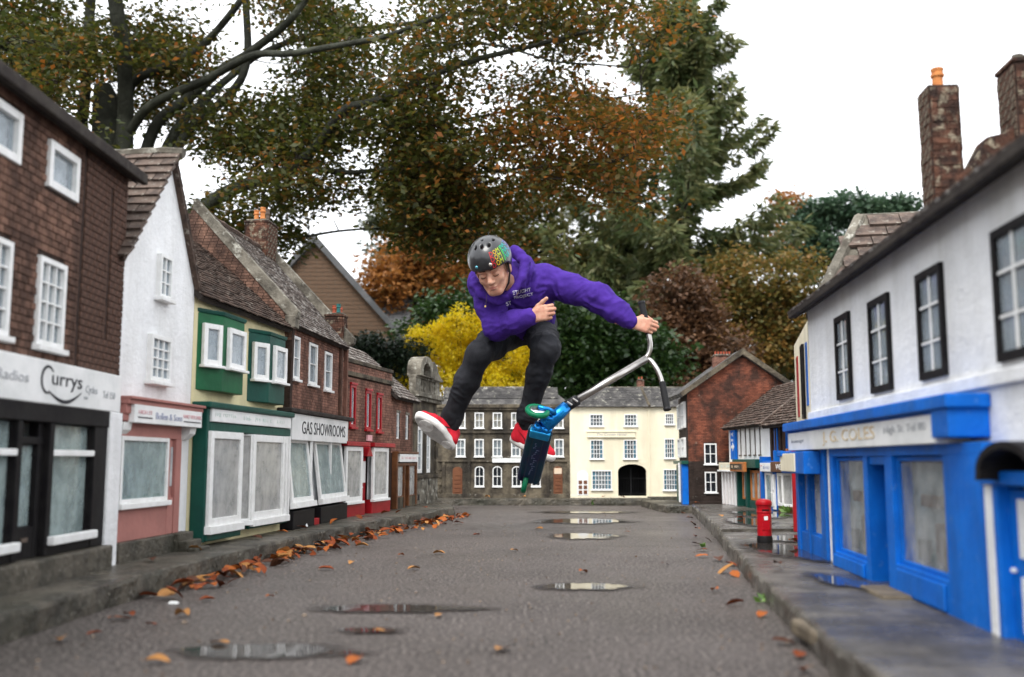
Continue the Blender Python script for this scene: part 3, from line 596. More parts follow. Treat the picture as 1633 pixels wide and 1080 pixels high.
# gas showrooms
h = House('brick_showroom', 'red-brown brick shop with white fascia lettered GAS SHOWROOMS and leaning white windows', (-1.02, 4.476), (-.925, 5.5)); R = h.root; L_ = h.L
gw = [(0.095, 0.195, 0.735, 0.935), (0.345, 0.485, 0.73, 0.932), (0.62, 0.755, 0.722, 0.918)]
wl_ = wall(h, 0.0, L_, 0.03, 0.985, [(a + .006, b - .006, c + .006, d - .006) for a, b, c, d in gw], 'mortar1')
bricks(wl_, brick_rects(0.0, L_, 0.58, 0.985, gw, 0.03, 0.0115, 0.0018), 'brick2', proud=.0025)
for a, b, c, d in gw: window(h, a, b, c, d, 1, 2, fw=.014, y=-.008, dep=.02, sill=.012)
h.part('downpipe', 'brick1', [(0.90, 0.925, -0.02, 0.0, 0.60, 0.985)], 0.006)
gab = MB().xprism([(-0.02, 0.03), (0.9, 0.03), (0.9, 0.985), (0.44, 1.52), (-0.035, 1.01)], -0.012, 0.02).build('gable_wall', M['mortar1'], R)
gv = MB()
for r_ in range(46):
    z = .90 + .0135 * r_
    y0_, y1_ = max(-.03, -.035 + (z - 1.01) / .51 * .475), .88 - max(0, (z - .985) / .535 * .44)
    y_ = y0_ - (.018 if r_ % 2 else 0)
    while y_ < y1_:
        a_, b_ = max(y_, y0_), min(y_ + .033, y1_)
        if b_ - a_ > .004: gv.box(-.0145 + random.uniform(-.0006, .0006), -.011, a_, b_, z, z + .0118)
        y_ += .036
tag(gv.build('brick_courses', M['brick1'], gab), kind='stuff')
MB().xprism([(-0.02, 0.03), (0.9, 0.03), (0.9, 0.985), (0.44, 1.50), (-0.02, 1.0)], L_ - .02, L_ + .004).build('gable_wall', M['brick2'], R)
for u in (-0.02, L_ - .03):
    MB().xprism([(-0.055, 1.0), (-0.03, 0.985), (0.45, 1.515), (0.45, 1.56), (0.43, 1.555), (-0.06, 1.03)], u, u + .05).build('coping', M['stonelight'], R, .003)
h.part('kneeler', 'stonelight', [(-.025, .035, -.05, 0, .955, 1.01)], .004)
rf = slab(R, (0.02, -0.03, 0.975), (L_ - .04, 0, 0), (0, 0.475, 0.53), 0.02, 'eaves'); slab(R, (0.02, 0.92, 0.975), (L_ - .04, 0, 0), (0, -0.475, 0.53), 0.02, 'eaves')
tiles(rf, (0.03, -0.04, 0.968), (L_ - .06, 0, 0), (0, 0.485, 0.54), 34, 30, 'tilelichen', th=0.005, jit=0.002)
MB().tube([(u, 0.448, 1.523 + .003 * math.sin(u * 40)) for u in np.linspace(0.0, L_, 16)], 0.015, 6).build('ridge', M['tiledark'], rf)
chimney(R, 0.86, 1.02, 0.40, 0.53, 1.36, 1.66, [(0.885, 0.44, 'pot', .016, .07), (0.925, 0.49, 'pot', .016, .065), (0.965, .44, 'potgrey', .013, .08), (0.995, .48, 'pot', .015, .05)], single=60, bw=.045, bh=.022)
chimney(R, L_ - .055, L_ + .035, 0.0, 0.10, 0.90, 1.15, [(L_ - .04, 0.03, 'potteal', .013, .05), (L_ - .015, 0.06, 'potred', .013, .045), (L_ + .005, .03, 'potred', .012, .04), (L_ + .025, .06, 'pot', .012, .045)])
h.part('cornice', 'eaves', [(-0.10, 1.0, -0.07, 0.0, 0.572, 0.592)], .004)
f = h.part('fascia', 'white', [(-.048, .915, -0.056, -0.03, 0.452, 0.570)], .002)
lettering(f, 'GAS SHOWROOMS', 0.475, 0.511, -0.056, 0.76, 0.058, 'ink')
h.part('soffit', 'white', [(-.048, .915, -.03, 0, .452, .466)])
for a, b in ((-.045, 0.275), (0.39, 0.875)): shop_pane(h, a, b, 0.168, 0.456, -0.068, 'shopglassgreen', fw=.022, back='interiorgrey', by=.03, tilt=-0.13, sill=.026)
h.part('shop_post', 'frame', [(.63, .645, -.045, -.03, .17, .452)], .002)
shop_pane(h, 0.0, 0.075, 0.168, 0.452, -0.008, 'shopglass', fw=.005, back='dark', by=.04, xf=(0.282, -.045, .5))
h.part('stall_riser', 'black', [(-.045, 0.28, -0.07, 0.0, 0.06, 0.14), (0.385, .88, -0.07, 0.0, 0.06, 0.14), (0.28, .385, -.02, 0, .06, .15)], .003)
h.part('doorstep', 'red', [(0.285, 0.38, -0.065, -0.02, 0.06, 0.09)], .003)
h.part('plinth', 'pave', [(0.0, L_, -0.04, 0.0, 0.03, 0.062)], .004)

# red fronted shop
h = House('parapet_shop', 'brown brick shop with flat parapet, red bay windows and red door', (-.925, 5.5), (-.76, 6.3)); R = h.root; L_ = h.L
gw = [(0.085, 0.175, 0.548, 0.785), (0.335, 0.43, 0.542, 0.768), (0.53, 0.622, 0.535, 0.755)]
wl_ = wall(h, 0.005, L_, 0.03, 0.915, gw, 'mortar1')
bricks(wl_, brick_rects(0.005, L_, 0.47, 0.83, gw, 0.034, 0.0135, 0.002) + brick_rects(0.005, L_, 0.86, 0.905, [], 0.034, 0.0135, 0.002), 'brick2', proud=.0025)
h.part('string_course', 'stone', [(0.0, L_, -0.015, 0.0, 0.832, 0.858), (0.0, L_, -0.012, .03, 0.907, 0.928)], .003)
for a, b, c, d in gw:
    window(h, a, b, c, d, 1, 1, fw=.016, y=-.008, dep=.022, fm='red', glass='glass', back='curtain', by=.028, sill=.012, hood=.012)
    window(h, a + .016, b - .016, c + .016, d - .016, 2, 3, fw=.006, bar=.005, y=.004, dep=.012, back=None, single=True)
rf = slab(R, (0.0, 0.06, 0.88), (L_, 0, 0), (0, 0.36, 0.26), .02, 'eaves'); tiles(rf, (0.0, 0.055, 0.88), (L_, 0, 0), (0, .37, .267), 11, 20, 'tilelichen', th=.006); slab(R, (0, .78, .88), (L_, 0, 0), (0, -.36, .26), .02, 'eaves')
h.part('side_wall', 'brick2', [(L_ - .02, L_, 0.03, 0.8, 0.03, 0.9), (0.005, 0.025, 0.03, 0.8, 0.03, 0.9)])
for a, b in ((-.11, 0.225), (0.322, 0.672)):
    h.part('stall_riser', 'red', [(a + .005, b - .01, -0.055, 0.0, 0.05, 0.138)], .003)
    shop_pane(h, a + .005, b - .075, 0.140, 0.437, -0.062, 'shopglass', fw=.024, back='interiorgrey', by=.03, sill=.014)
    shop_pane(h, 0.0, 0.09, 0.140, 0.437, -0.012, 'shopglass', fw=.014, back=None, xf=(b - .074, -.05, .6))
    h.part('cornice', 'red', [(a - .015, b + .012, -0.075, 0.0, 0.44, 0.464)], .003)
    h.part('goods', 'curtainblue', [(a + .06, b - .12, -.045, -.038, .165, .182)], .004)
door(h, 0.235, 0.312, 0.06, 0.38, 'red', [(.15, .85, .55, .93, 'frame'), (.15, .85, .08, .45, 'red')], y=-.02)
MB().prism([(0.225, 0.385), (0.322, 0.385), (0.2735, 0.445)], -.06, 0).build('door_hood', M['red'], R, .002)
h.part('doorstep', 'pave', [(.235, .315, -.05, 0, .03, .06)], .003)
h.part('name_plate', 'redink', [(0.36, 0.44, -.012, 0, .475, .51)])

# small brown shop
h = House('small_shop', 'small brick shop with brown wooden front under a low tiled roof', (-.76, 6.3), (-.68, 6.85)); R = h.root; L_ = h.L
gw = [(0.125, 0.21, 0.50, 0.668), (0.36, 0.445, 0.50, 0.664)]
wl_ = wall(h, 0.0, L_, 0.03, 0.765, gw, 'mortar1'); bricks(wl_, brick_rects(0.0, L_, 0.41, 0.76, gw, 0.034, 0.0135, 0.002), 'brick2', proud=.0025)
for a, b, c, d in gw: window(h, a, b, c, d, 1, 2, fw=.012, y=.004, dep=.016, single=True, back='dark', by=.027)
for a, b, c, d in gw: h.part('lintel', 'stonelight', [(a - .01, b + .01, -.006, .02, d, d + .016)], .002)
rf = slab(R, (-.02, -0.05, 0.755), (L_ + .03, 0, 0), (0, 0.40, 0.345), .016, 'eaves'); tiles(rf, (-.02, -0.06, 0.752), (L_ + .03, 0, 0), (0, .41, .352), 15, 14, 'tilelichen', th=.006); slab(R, (-.02, .75, .755), (L_ + .03, 0, 0), (0, -.40, .345), .016, 'eaves')
MB().xprism([(0.02, 0.7), (0.7, .7), (.35, 1.08)], -.004, .015).build('gable_wall', M['brick2'], R)
h.part('side_wall', 'brick2', [(L_ - .02, L_, .03, .7, .03, .76)])
h.part('shopfront', 'brown', [(0.03, 0.06, -.035, 0, .05, .41), (.54, .57, -.035, 0, .05, .41), (.22, .245, -.035, 0, .05, .34), (.335, .36, -.035, 0, .05, .34), (.06, .54, -.035, 0, .33, .345), (.03, .57, -.045, 0, .405, .42)], .002)
f = h.part('fascia', 'white', [(0.07, 0.54, -.045, -.03, .352, .402)], .002); smudges(f, .10, .50, .378, -.045, .018, 'redink', 15, 8)
h.part('stall_riser', 'stone', [(.06, .22, -.03, 0, .05, .13), (.36, .54, -.03, 0, .05, .13)], .002)
shop_pane(h, .06, .22, .13, .33, -.03, 'shopglass', fw=.006, fm='brown', by=.025); shop_pane(h, .36, .54, .13, .33, -.03, 'shopglass', fw=.006, fm='brown', by=.025)
door(h, .25, .332, .07, .33, 'brown', [(.2, .8, .4, .92, 'dark'), (.2, .8, .06, .32, 'brown')], y=-.012)
h.part('doorstep', 'stone', [(.24, .345, -.04, 0, .03, .068), (.24, .345, -.065, -.04, .03, .05), (.50, .60, -.05, 0, .03, .07)], .003)

# stone hall with scrolled pediment
h = House('stone_museum', 'grey lichened stone building with scrolled arch on its parapet, far end of left row', (-.68, 6.85), (-.56, 7.45)); R = h.root; L_ = h.L
gw = [(0.13, 0.25, 0.275, 0.60), (0.355, 0.455, 0.275, 0.58)]
wall(h, 0.0, L_, 0.03, 0.80, gw, 'stone'); h.part('side_wall', 'stone', [(L_ - .02, L_, .03, .6, .03, .8), (0, .02, .03, .6, .03, .8)])
for a, b, c, d in gw: window(h, a, b, c, d, 1, 3, fw=.026, bar=.006, y=.002, dep=.016, single=True, back='interiorgrey', by=.027)
h.part('string_course', 'stone', [(-.01, L_ + .015, -.025, 0, .238, .262), (-.01, L_ + .01, -.015, 0, .62, .64)], .004)
h.part('plinth', 'stonelight', [(0, L_, -.012, 0, .03, .238)], .003)
h.part('vent', 'dark', [(.10, .14, -.0145, -.010, .09, .13), (.36, .385, -.0145, -.010, .19, .225)])
h.part('cornice', 'stonelight', [(-.02, L_ + .03, -.05, .05, .80, .835), (-.01, L_ + .02, -.035, .05, .775, .80)], .005)
h.part('parapet', 'stonelight', [(0, .12, -.02, .03, .835, .93), (.50, L_ + .01, -.02, .03, .835, .93), (.0, L_, -.024, .034, .93, .95)], .004)
for k in range(9): h.part('baluster', 'stonelight', [(.14 + .04 * k, .158 + .04 * k, -.012, .02, .835, .93)], .003)
mb = ring(arch_pts(.02, .36, .945, .99, .10, 14), arch_pts(.09, .27, .95, .985, .055, 14), -.05, .05); mb.build('scrolled_arch', M['stonelight'], R, .004)
MB().prism([(.34, .94), (.64, .94), (.66, .955), (.60, .965), (.52, 1.0), (.47, 1.05), (.40, 1.075), (.34, 1.06)], -.04, .04).build('scroll', M['stonelight'], R, .006)
for k in range(3): h.part('quoin', 'stone', [(L_ - .05, L_ + .008, -.012, .02, .27 + .11 * k, .36 + .11 * k)], .003)
h.part('roof', 'slate', [(0, L_, .035, .6, .80, .83)])
# ------------------------------------------------------------------ far end of the street
h = House('stone_institute', 'dark stone three-storey model building with arched ground-floor windows behind the rider', (-.64, 8.4), (.48, 8.4)); R = h.root; L_ = h.L
us = (0.176, 0.33, 0.482, 0.637, 0.80, 0.998)
gw = [(u - .004, u + .074, .63, .762) for u in us] + [(u - .004, u + .074, .393, .54) for u in us]
aw = [(u, u + .078, .148, .315) for u in (.33, .478, .64, .80)]
wall(h, 0.0, L_, 0.03, 0.815, gw + aw, 'stone')
for i, (a, b, c, d) in enumerate(gw): window(h, a, b, c, d, 2, 2, fw=.010, bar=.005, y=-.003, dep=.018, single=True, back='curtaincream' if i < 6 else 'interiorgrey', by=.022, sill=.006, glass='clearglass')
for a, b, c, d in aw: arch_window(h, a, b, c, d); 
h.part('backing', 'dark', [(.30, .9, .028, .032, .1, .33)])
door(h, .146, .226, .088, .31, 'doorbrown', [(.15, .85, .05 + .155 * k, .17 + .155 * k, 'doorbrown') for k in range(5)], y=-.006, arch=.03, knob=False)
door(h, .985, 1.06, .088, .315, 'doorbrown', [(.15, .85, .05 + .13 * k, .16 + .13 * k, 'doorbrown') for k in range(5)] + [(.08, .92, .72, .93, 'curtaincream')], y=-.006, arch=.03, knob=False)
h.part('string_course', 'stone', [(0, L_, -.012, 0, .350, .365), (0, L_, -.012, 0, .588, .603), (-.005, L_ + .005, -.03, 0, .80, .83), (0, L_, -.018, 0, .78, .80)], .003)
for u in (.06, .27, .93, L_ - .02): h.part('pilaster', 'stone', [(u, u + .022, -.012, 0, .06, .35)], .002)
for k in range(9): h.part('quoin', 'stone', [(0.0, .055 if k % 2 else .04, -.009, 0, .065 + .031 * k, .093 + .031 * k)], .002)
h.part('plinth', 'stone', [(0, L_, -.016, 0, .03, .088)], .003)
f = h.part('fascia', 'white', [(.475, .90, -.018, 0, .345, .381)], .002); smudges(f, .50, .88, .363, -.018, .016, 'paleink', 17, 2)
rf = MB().quadbox([(-.01, -.02, .83), (L_ + .01, -.02, .83), (L_ + .01, .75, .83), (-.01, .75, .83), (.13, .17, .985), (L_ - .16, .17, .985), (L_ - .16, .55, .985), (.13, .55, .985)]).build('roof', M['slate'], R)
tiles(rf, (.06, .04, .882), (L_ - .15, 0, 0), (0, .12, .098), 8, 40, 'slate', th=.003); h.part('ridge', 'stonelight', [(.12, L_ - .15, .155, .185, .978, .992)], .003)
h.part('side_wall', 'stone', [(0, .02, .03, .75, .03, .82), (L_ - .02, L_, .03, .75, .03, .82)])

h = House('cream_hotel', 'cream rendered three-storey model hotel with carriage arch and turquoise curtains', (.483, 8.4), (1.423, 8.4)); R = h.root; L_ = h.L
gw = [(.168, .281, .645, .748, 4, 3), (.457, .566, .645, .748, 4, 3), (.80, .875, .66, .754, 4, 3), (.170, .280, .374, .534, 4, 4), (.449, .561, .374, .534, 4, 4), (.79, .876, .379, .544, 4, 4), (.18, .348, .12, .28, 6, 4), (.776, .897, .115, .29, 5, 4)]
mb = MB(); arch = (.40, .637, .07, .332)
for p, q, a, b in cut_rects(0, L_, .03, .81, [(w[0] + .004, w[1] - .004, w[2] + .004, w[3] - .004) for w in gw] + [arch]): mb.box(p, q, 0, .03, a, b)
for s in (0, 1):                                     # spandrels of the carriage arch
    pts = []
    for k in range(7): w = math.pi / 2 * k / 6; pts.append((.5185 + (-1 if s else 1) * .1185 * math.cos(w), .272 + .06 * math.sin(w)))
    c = (.637 if not s else .40, .332)
    poly = [c] + (list(reversed(pts)) if not s else pts)
    mb.prism(poly, .001, .029)
mb.build('wall', M['cream'], R)
for i, w in enumerate(gw): window(h, *w[:4], w[4], w[5], fw=.008, bar=.0042, y=-.004, dep=.018, single=True, back='dark' if i != 6 and i != 7 else 'interiorgrey', by=.024, sides='curtainblue' if i > 2 else 'curtain', glass='clearglass', sill=.007, sillmat='white')
f = h.part('fascia', 'cream', [(.147, .546, -.012, 0, .558, .60)], .002); h.part('fascia_moulding', 'cream', [(.142, .551, -.018, 0, .598, .606), (.145, .549, -.016, 0, .553, .560)], .002)
lettering(f, 'The Crown Hotel', .35, .579, -.012, .25, .022, 'goldink' if 0 else 'fadedink', shear=.15)
door(h, .06, .152, .075, .279, 'frame', [(.12 + .45 * i, .43 + .45 * i, .06 + .2 * k, .20 + .2 * k, 'doorbrown') for i in range(2) for k in range(3)], y=-.006, arch=.04, knob=False)
gt = h.part('gate', 'iron', [(.402, .635, .10, .106, .085, .092), (.402, .635, .10, .106, .21, .217), (.513, .524, .098, .108, .072, .30)])
for k in range(16): MB().box(.408 + .0145 * k, .4105 + .0145 * k, .10, .105, .072, .28 + .03 * math.sin(math.pi * k / 15)).build('bar', M['iron'], gt)
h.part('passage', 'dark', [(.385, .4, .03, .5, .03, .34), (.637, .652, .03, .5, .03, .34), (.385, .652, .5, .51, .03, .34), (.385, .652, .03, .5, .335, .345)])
h.part('plinth', 'cream', [(.0, .40, -.004, 0, .03, .075), (.637, L_, -.004, 0, .03, .075)])
h.part('kerb_step', 'pave', [(.64, L_ - .03, -.05, -.004, .03, .066)], .004)
h.part('corner_joint', 'cream', [(.655, .672, -.006, 0, .075, .80)], .002)
rf = MB().quadbox([(-.01, -.025, .808), (.66, -.025, .808), (.66, .7, .808), (-.01, .7, .808), (.30, .20, .985), (.62, .20, .985), (.62, .5, .985), (.30, .5, .985)]).quadbox([(.662, -.02, .808), (1.2, -.02, .808), (1.2, .7, .808), (.662, .7, .808), (.622, .20, .987), (1.2, .20, .987), (1.2, .5, .987), (.622, .5, .987)]).build('roof', M['slate'], R)
tiles(rf, (.02, -.032, .806), (.64, 0, 0), (0, .225, .179), 11, 24, 'slate', th=.003, keep=lambda a, b: a > b * .42 and a < 1 - b * .02); tiles(rf, (.67, -.03, .806), (.5, 0, 0), (0, .225, .179), 11, 18, 'slate', th=.003)
MB().tube([(.668, -.03, .815), (.628, .20, .992)], .012, 6).build('valley', M['stone'], rf); MB().tube([(-.01, -.03, .812), (.30, .20, .99)], .009, 6).build('hip', M['stone'], rf); h.part('ridge', 'stonelight', [(.30, 1.2, .19, .21, .982, .994)], .003)
chimney(R, .60, .655, .20, .26, .96, 1.04, [(.615, .23, 'potred', .008, .02), (.64, .23, 'potred', .008, .022)], mat='brick2', bw=.02, bh=.009)
h.part('side_wall', 'cream', [(0, .02, .03, .7, .03, .8), (1.18, 1.2, .03, .7, .03, .8)])

h = House('brick_gable_house', 'tall mottled brick model house with its gable end facing the street, right of the hotel', (1.262, 7.2), (2.06, 7.2)); R = h.root; L_ = h.L
gw = [(.113, .203, .335, .483), (.113, .199, .135, .282)]
wl_ = MB()
for p, q, a, b in cut_rects(0, L_, .03, .845, gw): wl_.box(p, q, 0, .03, a, b)
wl_.prism([(0, .845), (L_, .845), (.40, 1.12)], 0, .03); wl_ = wl_.build('wall', M['mortar1'], R)
topf = lambda z: (0, L_) if z < .845 else ((z - .845) / .275 * .40, L_ - (z - .845) / .275 * (L_ - .40))
rr = brick_rects(0, L_, .035, 1.105, gw, .026, .0095, .0016, topf)
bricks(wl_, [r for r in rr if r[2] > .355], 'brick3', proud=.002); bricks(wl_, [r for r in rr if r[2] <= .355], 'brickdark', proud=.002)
for a, b, c, d in gw: window(h, a, b, c, d, 2, 2, fw=.009, bar=.006, y=-.004, dep=.018, glass='darkglass', back='dark', by=.026, sill=.008)
for s in (0, 1):
    A = (-.04, .815) if not s else (L_ + .04, .812); B = (.40, 1.118)
    d = Vector((B[0] - A[0], B[1] - A[1])).normalized(); n = Vector((-d.y, d.x)) * (.032 if not s else -.032)
    q = [A, B, (B[0] , B[1] + .044), (A[0] + n.x, A[1] + n.y)]
    MB().prism(q if not s else list(reversed(q)), -.03, .62).build('roof', M['slate'], R); MB().prism([(x, z + .004) for x, z in (q if not s else list(reversed(q)))], -.045, -.03).build('verge', M['stone'], R)
chimney(R, .245, .385, .20, .29, .95, 1.128, [(.26 + .021 * k, .24, 'potred', .008, .024) for k in range(6)], mat='brick2', bw=.024, bh=.010)
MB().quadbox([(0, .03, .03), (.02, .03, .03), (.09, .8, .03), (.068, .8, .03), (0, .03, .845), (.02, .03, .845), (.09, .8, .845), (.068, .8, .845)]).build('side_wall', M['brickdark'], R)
ang = math.atan2(-.8, -.068); xf = (.068, .8, ang)
for a, b, c, d in ((.08, .32, .60, .79), (.45, .70, .60, .79), (.08, .30, .385, .53), (.42, .66, .385, .53)): window(h, a, b, c, d, 2, 2, fw=.012, bar=.006, y=-.02, dep=.019, xf=xf, by=-.004, glass='glass', back='curtain', bev=0)
h.part('shopfront', 'blue', [(.48, .62, -.03, 0, .05, .335), (.66, .78, -.045, 0, .05, .345)], .002)
for o in h.made: o.location = (xf[0], xf[1], 0); o.rotation_euler = (0, 0, ang)
h.part('shopfront', 'dgreen', [(.06, .44, -.03, 0, .05, .33), (.03, .80, -.05, 0, .335, .36)], .002)
for o in h.made: o.location = (xf[0], xf[1], 0); o.rotation_euler = (0, 0, ang)
h.part('drainpipe', 'frame', [(.62, .645, -.06, -.045, .06, .345)], .003)
for o in h.made: o.location = (xf[0], xf[1], 0); o.rotation_euler = (0, 0, ang)
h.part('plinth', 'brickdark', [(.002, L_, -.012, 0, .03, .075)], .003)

# ------------------------------------------------------------------ right row, far to near
TP0, TD = Vector((1.533, 7.1)), Vector((.0591, -.998))
tp = lambda u: tuple(TP0 + TD * u)
h = House('white_terrace', 'white upstairs model terrace with blue banner over a cream shop and an orange-framed shop', tp(0), tp(.92)); R = h.root; L_ = h.L
gw = [(u, u + .034, .40, .575) for u in (.27, .385, .485, .595, .70)]
wall(h, 0, L_, .03, .60, gw, 'wallwhite')
for a, b, c, d in gw: window(h, a, b, c, d, 1, 3, fw=.006, bar=.004, y=.004, dep=.012, fm='potgrey', back='curtain', by=.026, single=True, sill=.008, bev=0)
bn = h.part('banner', 'blue', [(.115, .225, -.022, -.004, .37, .57)], .001, label='blue banner with white arrow'); smudges(bn, .13, .21, .54, -.022, .03, 'frame', 4, 3); smudges(bn, .13, .21, .50, -.022, .022, 'frame', 4, 5)
MB().prism([(.135, .445), (.17, .445), (.17, .425), (.21, .455), (.17, .485), (.17, .465), (.135, .465)], -.024, -.022).build('arrow', M['frame'], bn)
h.part('side_wall', 'wallwhite', [(0, .02, .03, .6, .03, .6)])
rf = slab(R, (-.03, -.04, .585), (.955, 0, 0), (0, .40, .30), .018, 'eaves'); tiles(rf, (-.03, -.05, .582), (.955, 0, 0), (0, .41, .307), 17, 22, 'tiledark', th=.007, jit=.003); slab(R, (-.03, .76, .585), (.955, 0, 0), (0, -.40, .30), .018, 'eaves')
MB().xprism([(.0, .6), (.7, .6), (.36, .87)], -.002, .012).build('gable_wall', M['wallwhite'], R)
f = h.part('fascia', 'cream', [(-.01, .36, -.075, -.01, .295, .347)], .004, label='cream shop fascia'); smudges(f, .05, .29, .323, -.075, .024, 'paleink', 9, 7)
h.part('cornice', 'white', [(-.02, .365, -.085, 0, .285, .297)], .003)
for k in range(5): h.part('pilaster', 'frame', [(.0 + .078 * k, .026 + .078 * k, -.06, -.03, .06, .285)], .003)
h.part('shop_backing', 'pink', [(0, .36, -.03, -.024, .06, .285)]); h.part('plinth', 'brown', [(-.01, .37, -.055, 0, .03, .062)], .002)
h.part('shopfront', 'dgreen', [(.37, .885, -.085, 0, .315, .37), (.37, .40, -.06, 0, .06, .315), (.60, .645, -.07, 0, .06, .315), (.86, .885, -.05, 0, .06, .315), (.65, .86, -.06, 0, .06, .11)], .003)
f = h.part('fascia', 'orangewood', [(.38, .70, -.105, -.085, .29, .352)], .003); h.part('fascia_panel', 'stone', [(.40, .66, -.109, -.104, .305, .34)]); smudges(f, .43, .63, .323, -.109, .02, 'curtaincream', 8, 9)
for a, b in ((.47, .60), (.65, .755), (.755, .86)): shop_pane(h, a, b, .112, .30, -.05, 'shopglass', fw=.016, fm='orangewood', back='interiorgrey', by=.03)
h.part('doorstep', 'white', [(.40, .80, -.105, -.05, .035, .062)], .004)

h = House('timber_house', 'black rough timbered model house with bright blue shop trim, behind the post box', tp(.92), tp(1.5)); R = h.root; L_ = h.L
gw = [(.10, .155, .385, .555), (.30, .35, .40, .56)]
wall(h, 0, L_, .03, .585, gw, 'timber')
for a, b, c, d in gw: window(h, a, b, c, d, 1, 3, fw=.014, bar=.005, y=-.006, dep=.016, fm='blue', back='curtain', by=.026, single=True, bev=0)
for k in range(7): h.part('timber_post', 'timber', [(.03 + .085 * k, .055 + .085 * k, -.008, 0, .35, .585)], .003)
rf = slab(R, (-.02, -.045, .57), (.63, 0, 0), (0, .40, .31), .018, 'eaves'); tiles(rf, (-.02, -.055, .567), (.63, 0, 0), (0, .41, .317), 18, 15, 'tiledark', th=.008, jit=.004)
MB().tube([(-.012, -.05, .58), (-.012, .36, .892)], .016, 6).build('verge', M['tile'], rf)
h.part('shopfront', 'blue', [(-.03, .02, -.06, 0, .06, .385), (.02, .235, -.06, 0, .34, .36), (.02, .235, -.045, 0, .06, .09), (.165, .235, -.045, 0, .06, .30), (.235, .26, -.06, 0, .34, .42), (.0, .24, -.05, 0, .29, .30)], .003)
f = h.part('fascia', 'white', [(.02, .235, -.075, -.05, .295, .347)], .002); smudges(f, .085, .215, .32, -.075, .022, 'blueink', 8, 11); smudges(f, .03, .075, .33, -.075, .010, 'redink', 4, 12)
shop_pane(h, .03, .16, .09, .29, -.05, 'shopglassgreen', fw=.016, by=.03); door(h, .185, .225, .075, .28, 'frame', [(.2, .8, .1, .45, 'frame'), (.2, .8, .55, .92, 'frame')], y=-.055)
f = h.part('fascia', 'brown', [(.24, .58, -.08, -.02, .295, .355)], .003, label='brown shop sign with pale lettering'); lettering(f, 'WES', .40, .325, -.08, .12, .032, 'frame')
shop_pane(h, .26, .36, .10, .29, -.05, 'shopglass', fw=.018, by=.03); shop_pane(h, 0, .09, .10, .29, -.012, 'shopglass', fw=.014, back=None, xf=(.365, -.05, .5))
h.part('stall_riser', 'brown', [(.24, .58, -.04, 0, .04, .10)], .003); h.part('finial', 'pot', [(.345, .365, -.02, 0, .40, .43)])

h = House('cream_cottage', 'narrow cream cottage with hipped stone-tiled roof, mostly hidden behind the white shop', (1.235, 4.35), (1.062, 3.56)); R = h.root; L_ = h.L
h.part('wall', 'cream', [(0, L_, 0, .03, .03, .86)]); h.part('side_wall', 'cream', [(L_ - .02, L_, .03, .8, .03, .86), (0, .02, .03, .8, .03, .86)])
window(h, .16, .24, .54, .79, 1, 3, fw=.012, fm='red', y=-.004, dep=.0045, by=-.0006, bev=0); window(h, .50, .60, .52, .80, 1, 3, fw=.015, fm='black', y=-.010, dep=.011, by=-.002, bev=0); window(h, .69, .75, .56, .79, 1, 3, fw=.008, fm='blue', y=-.004, dep=.0045, by=-.0006, bev=0)
h.part('drainpipe', 'red', [(.03, .055, -.03, -.006, .06, .5)], .004, label='dark red drainpipe')
e0, e1, zr, ze = -.05, L_ + .03, 1.31, .87
rf = MB().quadbox([(e0, .012, ze), (e1, .012, ze), (e1, 1.0, ze), (e0, 1.0, ze), (.36, .24, zr), (.44, .24, zr), (.44, .8, zr), (.36, .8, zr)]).build('roof', M['stonelight'], R)
tiles(rf, (e1 + .004, .03, ze + .0), (0, .95, 0), (-.40, 0, .442), 9, 8, 'tile', th=.014, single=True, jit=.003, gap=.004, keep=lambda a, b: a > .235 * b / .95)
MB().tube([(e1, .012, ze), (.44, .24, zr + .004)], .022, 7).build('hip', M['stonelight'], rf); MB().tube([(.40, .235, zr + .005), (.40, .95, zr + .005)], .025, 7).build('ridge', M['stonelight'], rf)

W0, W1 = (1.046, 3.5), (.848, 1.0)
h = House('white_shop', 'white shop with bright blue shopfront and black windows filling the right foreground', W0, W1); R = h.root; L_ = h.L
gw = [(.41, .578, .545, .80), (.79, .972, .54, .79), (1.198, 1.366, .543, .79), (1.645, 1.82, .542, .79), (2.08, 2.25, .542, .79)]
wall(h, 0, L_, .03, .885, gw, 'wallwhite'); h.part('side_wall', 'stone', [(0, .02, .03, .75, .03, .885)]); h.part('side_wall', 'wallwhite', [(L_ - .02, L_, .03, .75, .03, .885)])
for a, b, c, d in gw:
    window(h, a, b, c, d, 2, 3, fw=.017, bar=.0001, y=-.010, dep=.014, fm='black', glass='glass', back='interiorgrey', by=.004, single=True)
    mb = MB().box((a + b) / 2 - .003, (a + b) / 2 + .003, -.007, -.0035, c + .017, d - .017)
    for k in (1, 2): q = c + (d - c) * k / 3; mb.box(a + .017, b - .017, -.0062, -.0043, q - .003, q + .003)
    mb.build('glazing_bar', M['frame'], R)
h.part('string_course', 'wallwhite', [(0, L_, -.012, 0, .50, .528)], .003)
rf = slab(R, (-.03, -.05, .88), (L_ + .05, 0, 0), (0, .42, .235), .02, 'eaves'); tiles(rf, (-.03, -.06, .878), (L_ + .05, 0, 0), (0, .43, .24), 12, 44, 'tilelichen', th=.008); slab(R, (-.03, .79, .88), (L_ + .05, 0, 0), (0, -.42, .235), .02, 'eaves')
h.part('gutter', 'eaves', [(-.035, L_ + .02, -.062, -.045, .862, .89)], .005)
